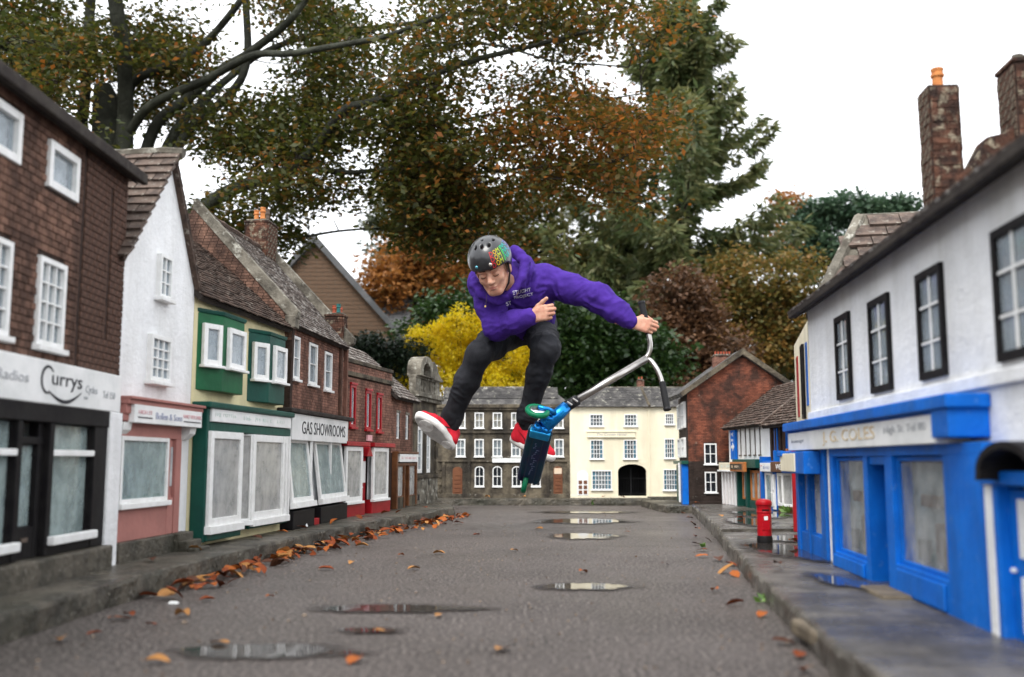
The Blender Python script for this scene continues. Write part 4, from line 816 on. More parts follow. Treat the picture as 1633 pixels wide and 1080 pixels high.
# party wall with two chimneys
MB().xprism([(.13, .88), (.70, .88), (.70, 1.28), (.40, 1.28), (.345, 1.235), (.30, 1.225), (.265, 1.16), (.225, 1.125), (.13, 1.02)], .80, .88).build('party_wall', M['chim'], R, .008)
chimney(R, .795, .875, .155, .235, .93, 1.375, [(.835, .195, 'pot', .018, .06)], cap=False, single=70, bw=.045, bh=.02)
chimney(R, .785, .895, .375, .50, 1.0, 1.425, [(.815, .42, 'potgrey', .016, .03), (.865, .45, 'potgrey', .016, .04)], single=90, bw=.045, bh=.02)
# blue shopfront
S = -.05
h.part('cornice', 'blue', [(-.08, 1.585, S - .036, 0, .462, .49), (1.475, 1.575, S - .03, 0, .405, .462), (-.07, 1.5, S - .02, 0, .455, .462)], .005)
f = h.part('fascia', 'white', [(-.055, 1.475, S - .022, 0, .395, .455)], .002)
lettering(f, 'J. G. COLES', .76, .425, S - .022, .56, .042, 'goldink'); lettering(f, 'Ironmonger', .11, .425, S - .022, .2, .016, 'fadedink'); lettering(f, 'High St. Tel 80', 1.27, .43, S - .022, .30, .022, 'fadedink')
sf = h.part('shopfront', 'blue', [(.455, 1.655, S, 0, .372, .395), (.455, .495, S, 0, .09, .372), (.835, .875, S, 0, .045, .372), (1.03, 1.09, S, 0, .045, .372), (1.445, 1.655, S, 0, .04, .372), (.455, .835, S, 0, .04, .095), (1.09, 1.445, S, 0, .04, .118), (.875, 1.03, -.003, .0, .045, .372), (.875, 1.03, S + .006, -.003, .35, .372)], .004)
h.part('stall_panel', 'blue', [(.49, .82, S - .006, S, .052, .088), (1.11, 1.43, S - .006, S, .055, .11)], .003)
h.part('door_reveal', 'blue', [(.868, .875, S + .001, .05, .05, .37), (1.03, 1.037, S + .001, .05, .05, .37)])
for a, b, c, d in ((.497, .833, .095, .37), (1.092, 1.443, .118, .37)):
    w = shop_pane(h, a, b, c, d, S + .012, 'shopclear', fw=.010, fm='blue', back='interiorgrey', by=.036)
    for k, (m, q0, q1, t0, t1) in enumerate((('brown', .30, .62, .55, .66), ('dark', .2, .34, .06, .26), ('dgreen', .45, .6, .04, .16), ('brown', .55, .8, .06, .42), ('orangewood', .74, .96, .03, .18))):
        MB().box(a + (b - a) * q0, a + (b - a) * q1, S + .03, S + .045, c + (d - c) * t0, c + (d - c) * t1).build('goods', M[m], w, .003)
h.part('pier', 'wallwhite', [(.375, .452, S + .012, 0, .04, .395)], .004); h.part('pilaster', 'wallwhite', [(1.658, 1.69, S - .002, 0, .045, .345)], .003)
# narrow second blue shop at the far end
h.part('shopfront', 'blue', [(-.06, -.01, S, 0, .042, .395), (.11, .14, S, 0, .042, .395), (.31, .372, S + .002, 0, .04, .395), (-.01, .11, S + .005, 0, .042, .12), (.14, .31, S + .005, 0, .042, .12), (-.075, .0, S - .06, 0, .375, .393)], .003)
for a, b in ((-.01, .11), (.14, .31)): shop_pane(h, a, b, .12, .392, S + .014, 'shopglass', fw=.005, fm='blue', back='interiorgrey', by=.03)
f = h.part('sign_box', 'blue', [(-.05, .33, S - .05, S + .002, .318, .39)], .003); h.part('sign_panel', 'cream', [(-.045, .20, S - .054, S - .049, .324, .384)], .002)
# blue door with white panels and a black hood
d_ = door(h, 1.70, 1.98, .045, .31, 'blue', [(.2, .95, .56, .94, 'frame'), (.2, .95, .08, .44, 'frame')], y=-.03, knob=True)
h.part('door_frame', 'blue', [(1.69, 1.712, S, 0, .04, .345), (1.66, 2.05, S - .012, 0, .318, .342), (1.98, 2.03, S, 0, .04, .318)], .003)
mb = MB(); n = 12
for k in range(n):
    q = [(1.86 + (.088 + e) * math.cos(math.pi - math.pi * i / n) * 1.15, .338 + (.042 + e * .7) * math.sin(math.pi * i / n) - (.012 if i in (0, n) else 0)) for i in (k, k + 1) for e in (0, .018)]
    mb.quadbox([(q[0][0], -.095, q[0][1]), (q[2][0], -.095, q[2][1]), (q[2][0], 0, q[2][1]), (q[0][0], 0, q[0][1]), (q[1][0], -.095, q[1][1]), (q[3][0], -.095, q[3][1]), (q[3][0], 0, q[3][1]), (q[1][0], 0, q[1][1])])
mb.build('door_hood', M['black'], R); h.part('fanlight', 'interiorgrey', [(1.80, 1.92, -.014, 0, .343, .368)]); 
h.part('plinth', 'stone', [(-.06, L_, S + .004, .0, .02, .045)], .003); h.part('doorstep', 'step', [(1.02, 1.22, S - .07, S, .03, .06)], .006)
# pale worn step set into the right kerb
o = MB().box(.562, .68, 1.90, 2.08, .012, .0445).build('kerb_stone', M['step'], None, .008); tag(o, 'pale worn stone block set in the right kerb', 'stone')

# post box
g_ = gp = None
pb = empty('post_box', (0.945, 3.80, .053)); tag(pb, 'small red pillar box with black base standing on the wet right pavement', 'post box')
r = .027
MB().lathe([(r * 1.05, 0), (r * 1.06, .004), (r * 1.06, .022), (r, .026), (r * .99, .03)], 28).build('base', M['black'], pb, 0, True)
bd = MB().lathe([(r * .985, .028), (r * .985, .112), (r * 1.03, .114), (r * 1.03, .118), (r * .99, .120), (r * .99, .134), (r * 1.04, .136), (r * 1.04, .14)], 28).build('body', M['postred'], pb, 0, False)
MB().lathe([(r * 1.09, .14), (r * 1.12, .144), (r * 1.12, .152), (r * 1.06, .157), (r * .8, .162), (r * .4, .165), (.002, .166)], 28).build('cap', M['postred'], pb, 0, True)
MB().box(-.013, .013, -r * 1.02, -r * .9, .122, .127).build('letter_slot', M['black'], bd)
dp = MB().box(-.015, .015, -r * 1.01, -r * .85, .05, .108).build('door', M['postred'], bd, .002)
MB().box(-.007, .007, -r * 1.03, -r * 1.0, .088, .102).build('collection_plate', M['white'], dp)
# ------------------------------------------------------------------ real-size hall, trees and shrubs behind the miniature street
h = House('brick_hall', 'large brown brick hall with a steep gable rising behind the left row', (-5.6, 18.0), (-2.0, 18.0), 'building', 'full-size buildings behind'); R = h.root
gp_ = [(0, 0), (3.46, 0), (3.46, 2.68), (1.98, 4.33), (0, 2.1)]
wl_ = MB().prism(gp_, 0, .2).build('wall', M['hallmortar'], R)
def htop(z): return (0, 3.46) if z < 2.1 else ((z - 2.1) / 2.23 * 1.98, 3.46 if z < 2.68 else 3.46 - (z - 2.68) / 1.65 * 1.48)
rr = brick_rects(0, 3.46, 1.2, 4.25, [(1.83, 1.92, 2.95, 3.3)], .215, .065, .011, htop)
bricks(wl_, rr, 'hall', proud=.008, single=300)
for s, (a, b) in enumerate((((3.62, 2.50), (1.98, 4.33)), ((-.1, 1.99), (1.98, 4.33)))):
    q = [a, (a[0] + .0, a[1] + .14), (b[0], b[1] + .16), b]; q = q if s else [a, (a[0] , a[1] + .14), (b[0], b[1] + .16), b]
    mb = MB().prism(q if not s else list(reversed(q)), -.12, 6).build('roof', M['hallslate'], R)
h.part('slit_window', 'dark', [(1.83, 1.92, .02, .05, 2.95, 3.3)])
h2 = House('slate_roofed_annex', 'slate-roofed annex peeking out right of the brick hall', (-3.3, 20.5), (-1.9, 20.5), 'building', 'full-size buildings behind')
h2.part('wall', 'hall', [(-.3, .95, 0, 2.5, 0, 2.6)])
rf = slab(h2.root, (-.5, -.2, 2.5), (1.6, 0, 0), (0, 1.6, 1.42), .08, 'hallslate'); tiles(rf, (-.5, -.22, 2.5), (1.6, 0, 0), (0, 1.6, 1.42), 14, 9, 'hallslate', th=.012, jit=.004, gap=.006)
MB().tube([(-.5, 1.38, 3.95), (1.1, 1.38, 3.95)], .06, 6).build('ridge', M['stonelight'], rf)

def leaf_mesh(name, P, A, Nn, Ls, wid=0.34, tint=None, mat=None, parent=None, fold=0.10):
    P = np.asarray(P); n = len(P); A = A / (np.linalg.norm(A, axis=1, keepdims=True) + 1e-9)
    B = np.cross(Nn, A); B /= (np.linalg.norm(B, axis=1, keepdims=True) + 1e-9); Nn = np.cross(A, B); L = Ls[:, None]
    V = np.empty((n, 4, 3), dtype=np.float32)
    V[:, 0] = P; V[:, 1] = P + A * L * .5 + B * L * wid + Nn * L * fold; V[:, 2] = P + A * L; V[:, 3] = P + A * L * .5 - B * L * wid + Nn * L * fold
    me = np_mesh(name, V.reshape(-1, 3), np.arange(n * 4).reshape(-1, 4))
    at_ = me.attributes.new('tint', 'FLOAT', 'FACE'); at_.data.foreach_set('value', np.clip(tint, 0, 1).astype(np.float32))
    return tag(link(name, me, mat, parent), kind='stuff')
def cloud(centers, rad, per, L, flat=0.35, tint=None, jitter=0.16, droop=0.25):
    C_ = np.repeat(np.asarray(centers), per, axis=0); n = len(C_); rr_ = np.repeat(np.asarray(rad) * np.ones(len(centers)), per)
    d = rng.normal(size=(n, 3)); d /= np.linalg.norm(d, axis=1, keepdims=True); d *= (rng.random(n) ** 0.45)[:, None]
    d[:, 2] *= flat; P = C_ + d * rr_[:, None]
    A = rng.normal(size=(n, 3)) + d * 0.9; A[:, 2] = A[:, 2] * 0.5 - droop
    Nn = rng.normal(size=(n, 3)) * 0.55; Nn[:, 2] += 1.0
    Ls = L * rng.uniform(0.65, 1.25, n); t = np.repeat(np.asarray(tint) * np.ones(len(centers)), per) + rng.normal(size=n) * jitter
    return P, A, Nn, Ls, t
def limb(pts, r0, r1, mb, n=7):
    P = [at(*p) for p in pts]; Q = []
    for i in range(len(P) - 1):                      # Catmull-Rom
        p0, p1, p2, p3 = P[max(i - 1, 0)], P[i], P[i + 1], P[min(i + 2, len(P) - 1)]
        for k in range(5):
            t = k / 5; Q.append(0.5 * ((2 * p1) + (p2 - p0) * t + (2 * p0 - 5 * p1 + 4 * p2 - p3) * t * t + (3 * p1 - p0 - 3 * p2 + p3) * t ** 3))
    Q.append(P[-1]); m = len(Q)
    for i, q in enumerate(Q): q += Vector((noise.noise(q * 1.3), noise.noise(q * 1.3 + Vector((9, 0, 0))), noise.noise(q * 1.3 + Vector((0, 9, 0))))) * 0.05
    rad = [r0 + (r1 - r0) * (i / (m - 1)) ** 0.8 for i in range(m)]; rad = [r * (1 + .08 * noise.noise(Q[i] * 3)) for i, r in enumerate(rad)]
    mb.tube(Q, rad, n); return Q
LM = {}
LM['beech'] = leaf_mat('beech_leaves', [(0.0, (0.034, 0.050, 0.010)), (0.40, (0.082, 0.084, 0.015)), (0.62, (0.17, 0.096, 0.019)), (0.85, (0.36, 0.118, 0.021)), (1.0, (0.44, 0.16, 0.032))], 0.5)
LM['orange'] = leaf_mat('orange_leaves', [(0.0, (0.09, 0.08, 0.02)), (0.5, (0.30, 0.12, 0.028)), (1.0, (0.42, 0.19, 0.05))], 0.45)
LM['olive'] = leaf_mat('olive_leaves', [(0.0, (0.04, 0.062, 0.017)), (0.5, (0.12, 0.11, 0.028)), (1.0, (0.30, 0.15, 0.035))], 0.42)
LM['green'] = leaf_mat('laurel_leaves', [(0.0, (0.016, 0.040, 0.012)), (0.6, (0.036, 0.080, 0.018)), (1.0, (0.08, 0.13, 0.03))], 0.25, 0.4)
LM['copper'] = leaf_mat('copper_leaves', [(0.0, (0.055, 0.036, 0.020)), (0.5, (0.14, 0.070, 0.036)), (1.0, (0.24, 0.125, 0.055))], 0.4)
LM['golden'] = leaf_mat('golden_conifer_sprays', [(0.0, (0.20, 0.20, 0.012)), (0.35, (0.78, 0.60, 0.012)), (1.0, (0.95, 0.76, 0.03))], 0.4)
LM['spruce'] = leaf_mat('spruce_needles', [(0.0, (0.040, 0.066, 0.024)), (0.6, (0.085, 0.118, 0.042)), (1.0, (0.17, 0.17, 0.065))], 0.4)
LM['pine'] = leaf_mat('pine_needles', [(0.0, (0.026, 0.058, 0.034)), (0.6, (0.056, 0.105, 0.056)), (1.0, (0.10, 0.16, 0.075))], 0.35)
LM['pale'] = leaf_mat('grey_green_leaves', [(0.0, (0.05, 0.065, 0.04)), (0.6, (0.10, 0.12, 0.07)), (1.0, (0.17, 0.17, 0.09))], 0.35)
LM['yew'] = leaf_mat('yew_leaves', [(0.0, (0.008, 0.020, 0.010)), (1.0, (0.025, 0.048, 0.020))], 0.15)

# the beech overhanging the street
bt = empty('beech_tree', tuple(at(190, 735, 11.2))); bt.location.z = 0; tag(bt, 'huge spreading beech with olive and copper leaves overhanging the left row', 'tree'); bpy.context.view_layer.update(); inv = bt.matrix_world.inverted()
mb = MB(); SK = []
def lb(pts, r0, r1, n=8): q = limb(pts, r0, r1, mb, n); SK.extend(q); return q
lb([(215, 760, 11.2), (185, 480, 11.2), (172, 230, 11.2), (168, 165, 11.2), (163, 138, 11.2)], .32, .10, 12)
lb([(185, 260, 11.1), (205, 150, 11.0), (255, 112, 10.8), (320, 70, 10.5), (380, 10, 10.2), (420, -80, 10)], 0.066, 0.033)
lb([(205, 520, 10.9), (198, 230, 10.9), (203, 165, 10.8), (200, 95, 10.6), (186, 25, 10.3), (172, -90, 10)], 0.102, 0.072)
lb([(170, 420, 11.5), (135, 230, 11.6), (138, 150, 11.7), (140, 60, 11.8), (150, -90, 12)], 0.071, 0.059)
lb([(140, 330, 11.3), (80, 170, 11.0), (35, 95, 10.7), (-20, 60, 10.4), (-90, 10, 10)], 0.076, 0.039)
lb([(205, 210, 10.9), (245, 165, 10.6), (320, 130, 10.2), (400, 92, 9.7), (470, 85, 9.3), (600, 60, 8.9), (700, 20, 8.6)], 0.061, 0.020)
lb([(215, 300, 11.0), (245, 205, 10.9), (300, 155, 10.8), (350, 112, 10.6), (400, 80, 10.3), (470, 20, 10), (520, -60, 9.8)], 0.076, 0.033)
lb([(225, 330, 11.2), (275, 215, 11.3), (320, 165, 11.5), (370, 118, 11.8), (480, 60, 12.2), (640, 40, 12.6), (800, 20, 13)], 0.071, 0.026)
lb([(240, 360, 11.1), (290, 225, 11.0), (345, 170, 11.0), (385, 125, 11), (395, 60, 11), (388, -40, 11)], 0.061, 0.039)
lb([(215, 430, 11.0), (320, 330, 10.7), (400, 292, 10.4), (470, 265, 10.1), (510, 222, 9.9), (545, 178, 9.7), (590, 163, 9.5), (660, 128, 9.3), (760, 95, 9.2), (860, 70, 9.1), (960, 50, 9)], 0.086, 0.016, 9)
lb([(480, 262, 10.1), (520, 270, 10.0), (570, 275, 9.9), (640, 270, 9.8), (700, 268, 9.7), (760, 275, 9.7), (850, 262, 9.6), (960, 262, 9.6), (1010, 240, 9.6)], 0.033, 0.010)
lb([(330, 420, 11.0), (420, 385, 10.9), (480, 375, 10.8), (540, 365, 10.8), (600, 365, 10.8), (660, 372, 10.8)], 0.023, 0.008, 6)
lb([(545, 178, 9.7), (600, 200, 9.9), (680, 205, 10.2), (780, 180, 10.5), (900, 165, 10.8), (1020, 150, 11)], 0.025, 0.008, 6)
lb([(590, 165, 9.5), (640, 100, 9.4), (720, 70, 9.2), (800, 75, 9.0), (900, 100, 9), (1000, 110, 9)], 0.021, 0.007, 6)
BASE = tuple(inv @ Vector((0, 0, 0)))
def rel(o): o.location = inv @ Vector((0, 0, 0)); return o
tr = rel(mb.build('trunk', M['bark'], bt, smooth=True))
cl = []; tn = []
def region(x0, x1, y0, y1, n, dlo, dhi, ok=None):
    k = 0
    while k < n:
        px, py = random.uniform(x0, x1), random.uniform(y0, y1)
        if ok and not ok(px, py): continue
        g = noise.noise(Vector((px * .008, py * .011, 3.3)))
        if g < -0.15: k += 0.25; continue             # holes where the sky shows
        D = random.uniform(dlo, dhi); cl.append(at(px, py, D)); k += 1
        tn.append(0.28 + 0.20 * max(0, min(1, (px - 520) / 480)) + 0.16 * noise.noise(Vector((px * .012, py * .012, 1))) + (0.10 if py > 150 and px > 760 else 0) + (0.12 if px < 480 and random.random() < .22 else 0))
region(-100, 560, -160, 110, 430, 10.0, 13.8); region(560, 1060, -160, 190, 290, 8.6, 12.5, lambda x, y: x < 1060 - max(0, 60 - y) * .3)
region(-100, 150, 60, 250, 95, 9, 12); region(190, 330, 60, 220, 48, 11.5, 13); region(330, 560, 100, 250, 92, 10, 12.5); region(400, 700, 200, 330, 74, 9.3, 11.3, lambda x, y: y < 300 or x < 560)
region(580, 1070, 180, 330, 165, 9, 11.5, lambda x, y: x < 1075 - abs(y - 200) * .15); region(640, 960, 320, 410, 50, 9.4, 11, lambda x, y: y < 425 - abs(x - 790) * .35)
region(420, 640, 345, 425, 40, 10.3, 11.2); region(310, 470, 310, 390, 24, 10.2, 11.6); region(560, 720, 280, 400, 26, 9.6, 11)
mb = MB(); SKa = np.array([tuple(p) for p in SK]); order = sorted(range(len(cl)), key=lambda i: float(np.min(np.linalg.norm(SKa - np.array(cl[i]), axis=1)))); grown = []
for i_ in order:                                      # each spray grows from the nearest wood, twigs included
    c = cl[i_]; A_ = SKa if not grown else np.concatenate([SKa, np.array(grown)])
    d = np.linalg.norm(A_ - np.array(c), axis=1) + (np.arange(len(A_)) >= len(SKa)) * .1; p = Vector(A_[int(np.argmin(d))]); dd = c - p; l = dd.length
    w = lambda: Vector((random.uniform(-1, 1), random.uniform(-1, 1), random.uniform(-.4, 1))) * l * .13
    pts = [p, p + dd * .3 + w(), p + dd * .6 + w(), c]; r_ = min(.02, .005 + .008 * l); mb.tube(pts, [r_, r_ * .75, r_ * .5, .003], 4, False); grown += [tuple(pts[1]), tuple(pts[2]), tuple(c)]
    for k in range(4):
        e = c + Vector((random.uniform(-.4, .4), random.uniform(-.4, .4), random.uniform(-.12, .06))); mb.tube([pts[2].lerp(c, .4 + .2 * k), e], [.004, .0015], 3, False)
rel(tag(mb.build('twigs', M['barkdark'], bt), kind='stuff'))
P, A, Nn, Ls, t = cloud([tuple(c) for c in cl], 0.50, 100, 0.070, 0.40, tn, 0.19)
rel(leaf_mesh('crown', P, A, Nn, Ls, .31, t, LM['beech'], bt))

def broadleaf(name, label, px, Y, blobs, per, L, lm, tint, base_r=.14, group='trees behind the street', cr=.42, flat=.6, cat='tree', bark='barkdark', jit=.18):
    b = at(px, 735, Y); root = empty(name, (b.x, b.y, 0)); tag(root, label, cat, group)
    cs = []
    for (bx, by, D, rx, ry, n) in blobs:              # blob centre in photo pixels, radii in metres
        c = at(bx, by, D) - Vector((b.x, b.y, 0))
        for _ in range(n):
            d = Vector((random.gauss(0, 1), random.gauss(0, 1), random.gauss(0, 1))).normalized() * (random.random() ** .4)
            cs.append(c + Vector((d.x * rx, d.y * rx * .8, d.z * ry)))
    cs = [c for c in cs if c.z > .25]
    zt = max(c.z for c in cs); mb = MB()
    mb.tube([(0, 0, -.02), (.05, 0, zt * .3), (-.04, .03, zt * .6), (.02, 0, zt * .85)], [base_r, base_r * .75, base_r * .45, base_r * .15], 8, False)
    for c in cs[::3]:
        z0 = max(.15, min(c.z * .7, zt * .8)); mb.tube([(0, 0, z0), (c.x * .4, c.y * .4, z0 + (c.z - z0) * .55), tuple(c)], [base_r * .22, base_r * .12, .006], 4, False)
    mb.build('trunk', M[bark], root, smooth=True)
    P, A, Nn, Ls, t = cloud([tuple(c) for c in cs], cr, per, L, flat, [tint + .22 * noise.noise(c * .9) for c in cs], jit)
    leaf_mesh('crown', P, A, Nn, Ls, .33, t, LM[lm], root); return root
broadleaf('orange_tree', 'orange-brown autumn tree behind the yellow bush', 665, 22, [(655, 430, 22, 1.1, 1.1, 60), (720, 395, 22.5, 1.0, .9, 40), (640, 500, 22, 1.1, 1.1, 50), (700, 500, 23, 1.2, 1.3, 50)], 60, .13, 'orange', .55)
broadleaf('grey_green_tree', 'pale grey-green tree fading behind the beech boughs', 680, 30, [(660, 330, 30, 1.6, 1.7, 50), (720, 300, 30, 1.6, 1.6, 40), (650, 420, 30, 1.5, 1.5, 40)], 60, .17, 'pale', .5)
broadleaf('dark_autumn_tree', 'dark green tree with scattered brown leaves directly behind the rider', 830, 25, [(800, 400, 25, 1.6, 1.5, 70), (900, 420, 25, 1.7, 1.6, 80), (860, 330, 26, 1.7, 1.3, 60), (960, 470, 25, 1.4, 1.5, 60), (780, 490, 25, 1.5, 1.2, 50)], 60, .14, 'olive', .34)
broadleaf('laurel_bush', 'large dark green laurel bush right of the rider', 950, 15.5, [(900, 560, 15.2, .75, .85, 70), (960, 570, 15.5, .75, .9, 80), (1020, 580, 15.5, .7, .7, 60), (880, 630, 15, .8, .5, 40), (960, 520, 16, .7, .5, 40)], 75, .10, 'green', .45, .06, 'shrubs behind the street', .30, cat='bush')
broadleaf('laurel_hedge', 'green laurel hedge behind the rider and the yellow bush', 720, 17, [(700, 520, 17, .7, .5, 40), (745, 500, 17, .7, .55, 40), (790, 530, 17, .8, .6, 40), (850, 560, 17, .8, .8, 50)], 70, .10, 'green', .5, .06, 'shrubs behind the street', .32, cat='bush')
broadleaf('copper_shrub', 'purple-brown copper shrub above the hotel roof', 1095, 17.5, [(1090, 500, 17.5, .75, .9, 90), (1120, 570, 17.5, .8, .7, 70), (1060, 560, 17.3, .6, .7, 50), (1100, 620, 17.3, .9, .4, 40)], 70, .095, 'copper', .45, .06, 'shrubs behind the street', .32, cat='bush')
broadleaf('olive_tree', 'olive and rust leaved tree behind the brick gable house', 1225, 20, [(1200, 470, 20, 1.0, .9, 60), (1255, 460, 20, .9, .8, 50), (1220, 540, 20, 1.1, .8, 60), (1170, 560, 20, .9, .8, 50), (1275, 530, 20, .7, .7, 30), (1160, 440, 20.5, .7, .7, 30)], 55, .11, 'olive', .62, .1)
broadleaf('dark_yew', 'dark yew bush below the brick hall', 590, 13.5, [(590, 565, 13.5, .42, .30, 40), (635, 580, 13.5, .35, .3, 30), (560, 590, 13.5, .4, .3, 30)], 90, .06, 'yew', .4, .05, 'shrubs behind the street', .22, cat='bush')
broadleaf('far_oak', 'dim brown oak far behind the laurel bush', 1000, 36, [(960, 480, 36, 2.2, 2.2, 60), (1060, 500, 36, 2.2, 2.2, 60), (860, 500, 37, 2.4, 2.2, 60), (1160, 520, 36, 2.2, 1.8, 60), (1250, 560, 36, 1.6, 1.4, 36)], 60, .2, 'olive', .38)
broadleaf('far_maple', 'rusty far maple left of the rider above the yellow bush', 640, 34, [(640, 500, 34, 2.0, 1.8, 60), (740, 440, 34, 2.2, 2.0, 60), (800, 540, 34, 2.0, 1.6, 50)], 60, .19, 'orange', .42)
broadleaf('rust_tree', 'small rust-red tree between the spruce and the pine', 1250, 28, [(1250, 322, 28, .45, .5, 12), (1235, 390, 28, .6, .6, 16)], 50, .13, 'orange', .6, .07)

# golden conifer bush
b = at(745, 735, 14); gb = empty('golden_bush', (b.x, b.y, 0)); tag(gb, 'bright yellow rounded conifer bush behind the stone building', 'bush', 'shrubs behind the street')
cs = []
for (bx, by, D, rx, ry, n) in ((690, 575, 13.9, .50, .50, 90), (745, 560, 14, .50, .58, 90), (800, 572, 14, .48, .52, 80), (835, 605, 14, .25, .40, 40), (650, 600, 13.8, .26, .35, 40), (745, 640, 13.7, .95, .45, 90), (752, 528, 14.1, .18, .2, 14)):
    c = at(bx, by, D) - Vector((b.x, b.y, 0))
    for _ in range(n):
        d = Vector((random.gauss(0, 1), random.gauss(0, 1), random.gauss(0, 1))).normalized() * random.uniform(.75, 1.03); cs.append(c + Vector((d.x * rx, d.y * rx, d.z * ry)))
P, A, Nn, Ls, t = cloud([tuple(c) for c in cs], .13, 75, .055, .9, [.5 + .35 * noise.noise(c * 5) for c in cs], .2, -.45)
leaf_mesh('crown', P, A, Nn, Ls, .26, t, LM['golden'], gb)
mb = MB()
for c in cs[::8]: mb.tube([(0, 0, 0), (c.x * .5, c.y * .5, c.z * .4), tuple(c)], [.02, .012, .003], 4, False)
mb.build('trunk', M['barkdark'], gb)

# conifers
def conifer(name, label, px, Y, height, z0, spread, lm, whorl=.33, L=.26, droop=.35, per=34, tint=.45, seed=3, sag=1.0):
    rs = random.Random(seed); b = at(px, 735, Y); root = empty(name, (b.x, b.y, 0)); tag(root, label, 'tree', 'trees behind the street')
    mb = MB(); mb.tube([(0, 0, 0), (.06, 0, height * .4), (0, .05, height * .75), (.02, 0, height)], [.26, .19, .09, .01], 8, False); PS = []; AS = []; TS = []
    z = z0
    while z < height - .15:
        f = (height - z) / (height - z0); ln = spread * (f ** .62) * rs.uniform(.75, 1.05); n = rs.randint(4, 6); a0 = rs.random() * 6.28
        for k in range(n):
            a = a0 + 6.283 * k / n + rs.uniform(-.3, .3); l = ln * rs.choice((1, .9, .75, .5, 1.2, .35)) * rs.uniform(.8, 1.05); l = max(l, .15)
            up = rs.uniform(.05, .3) if f < .5 else rs.uniform(-.15, .12)
            pts = []
            for i in range(6):
                s = i / 5; pts.append(Vector((math.cos(a) * l * s, math.sin(a) * l * s, z + l * (up * s - droop * sag * s * (1 - s) * 1.2 + .12 * s * s))))
            mb.tube(pts, [.03 * (.4 + f), .022, .016, .011, .007, .003], 4, False)
            m = int(per * (.35 + l / spread))
            for _ in range(m):
                s = rs.uniform(.12, 1.0) ** .8; i = min(4, int(s * 5)); q = pts[i].lerp(pts[i + 1], s * 5 - i); w = (1.05 - s) * .32 * l + .06
                side = rs.uniform(-1, 1); o = Vector((-math.sin(a) * side * w, math.cos(a) * side * w, -abs(side) * w * .25 - rs.random() * .12))
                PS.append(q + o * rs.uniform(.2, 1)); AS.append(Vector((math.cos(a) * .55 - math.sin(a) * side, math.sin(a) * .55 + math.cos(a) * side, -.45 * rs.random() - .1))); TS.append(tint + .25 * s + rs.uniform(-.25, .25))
        z += whorl * rs.uniform(.7, 1.2)
    mb.build('trunk', M['barkdark'], root)
    Pc = np.array([tuple(p) for p in PS]); Ac = np.array([tuple(p) for p in AS]); k = 4
    P = np.repeat(Pc, k, 0) + rng.normal(size=(len(Pc) * k, 3)) * .055; A = np.repeat(Ac, k, 0) + rng.normal(size=(len(Pc) * k, 3)) * .35; Nn = rng.normal(size=A.shape) * .7; Nn[:, 2] += .7
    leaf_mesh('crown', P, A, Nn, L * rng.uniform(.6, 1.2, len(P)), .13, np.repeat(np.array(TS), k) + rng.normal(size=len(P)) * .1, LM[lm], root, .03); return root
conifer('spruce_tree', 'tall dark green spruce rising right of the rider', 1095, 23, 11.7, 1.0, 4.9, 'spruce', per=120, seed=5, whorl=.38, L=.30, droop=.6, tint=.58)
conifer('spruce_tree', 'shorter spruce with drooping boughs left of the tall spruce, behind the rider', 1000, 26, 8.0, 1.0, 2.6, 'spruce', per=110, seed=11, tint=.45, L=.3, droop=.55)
broadleaf('pine_tree', 'flat-topped blue-green pine above the white shop roof', 1340, 32, [(1290, 350, 32, 1.0, .65, 60), (1360, 340, 32, 1.3, .55, 70), (1430, 335, 32, .7, .35, 36), (1270, 400, 32, .8, .6, 40), (1330, 400, 32, 1.3, .6, 50)], 46, .17, 'pine', .5, .16, flat=.5, cr=.5)
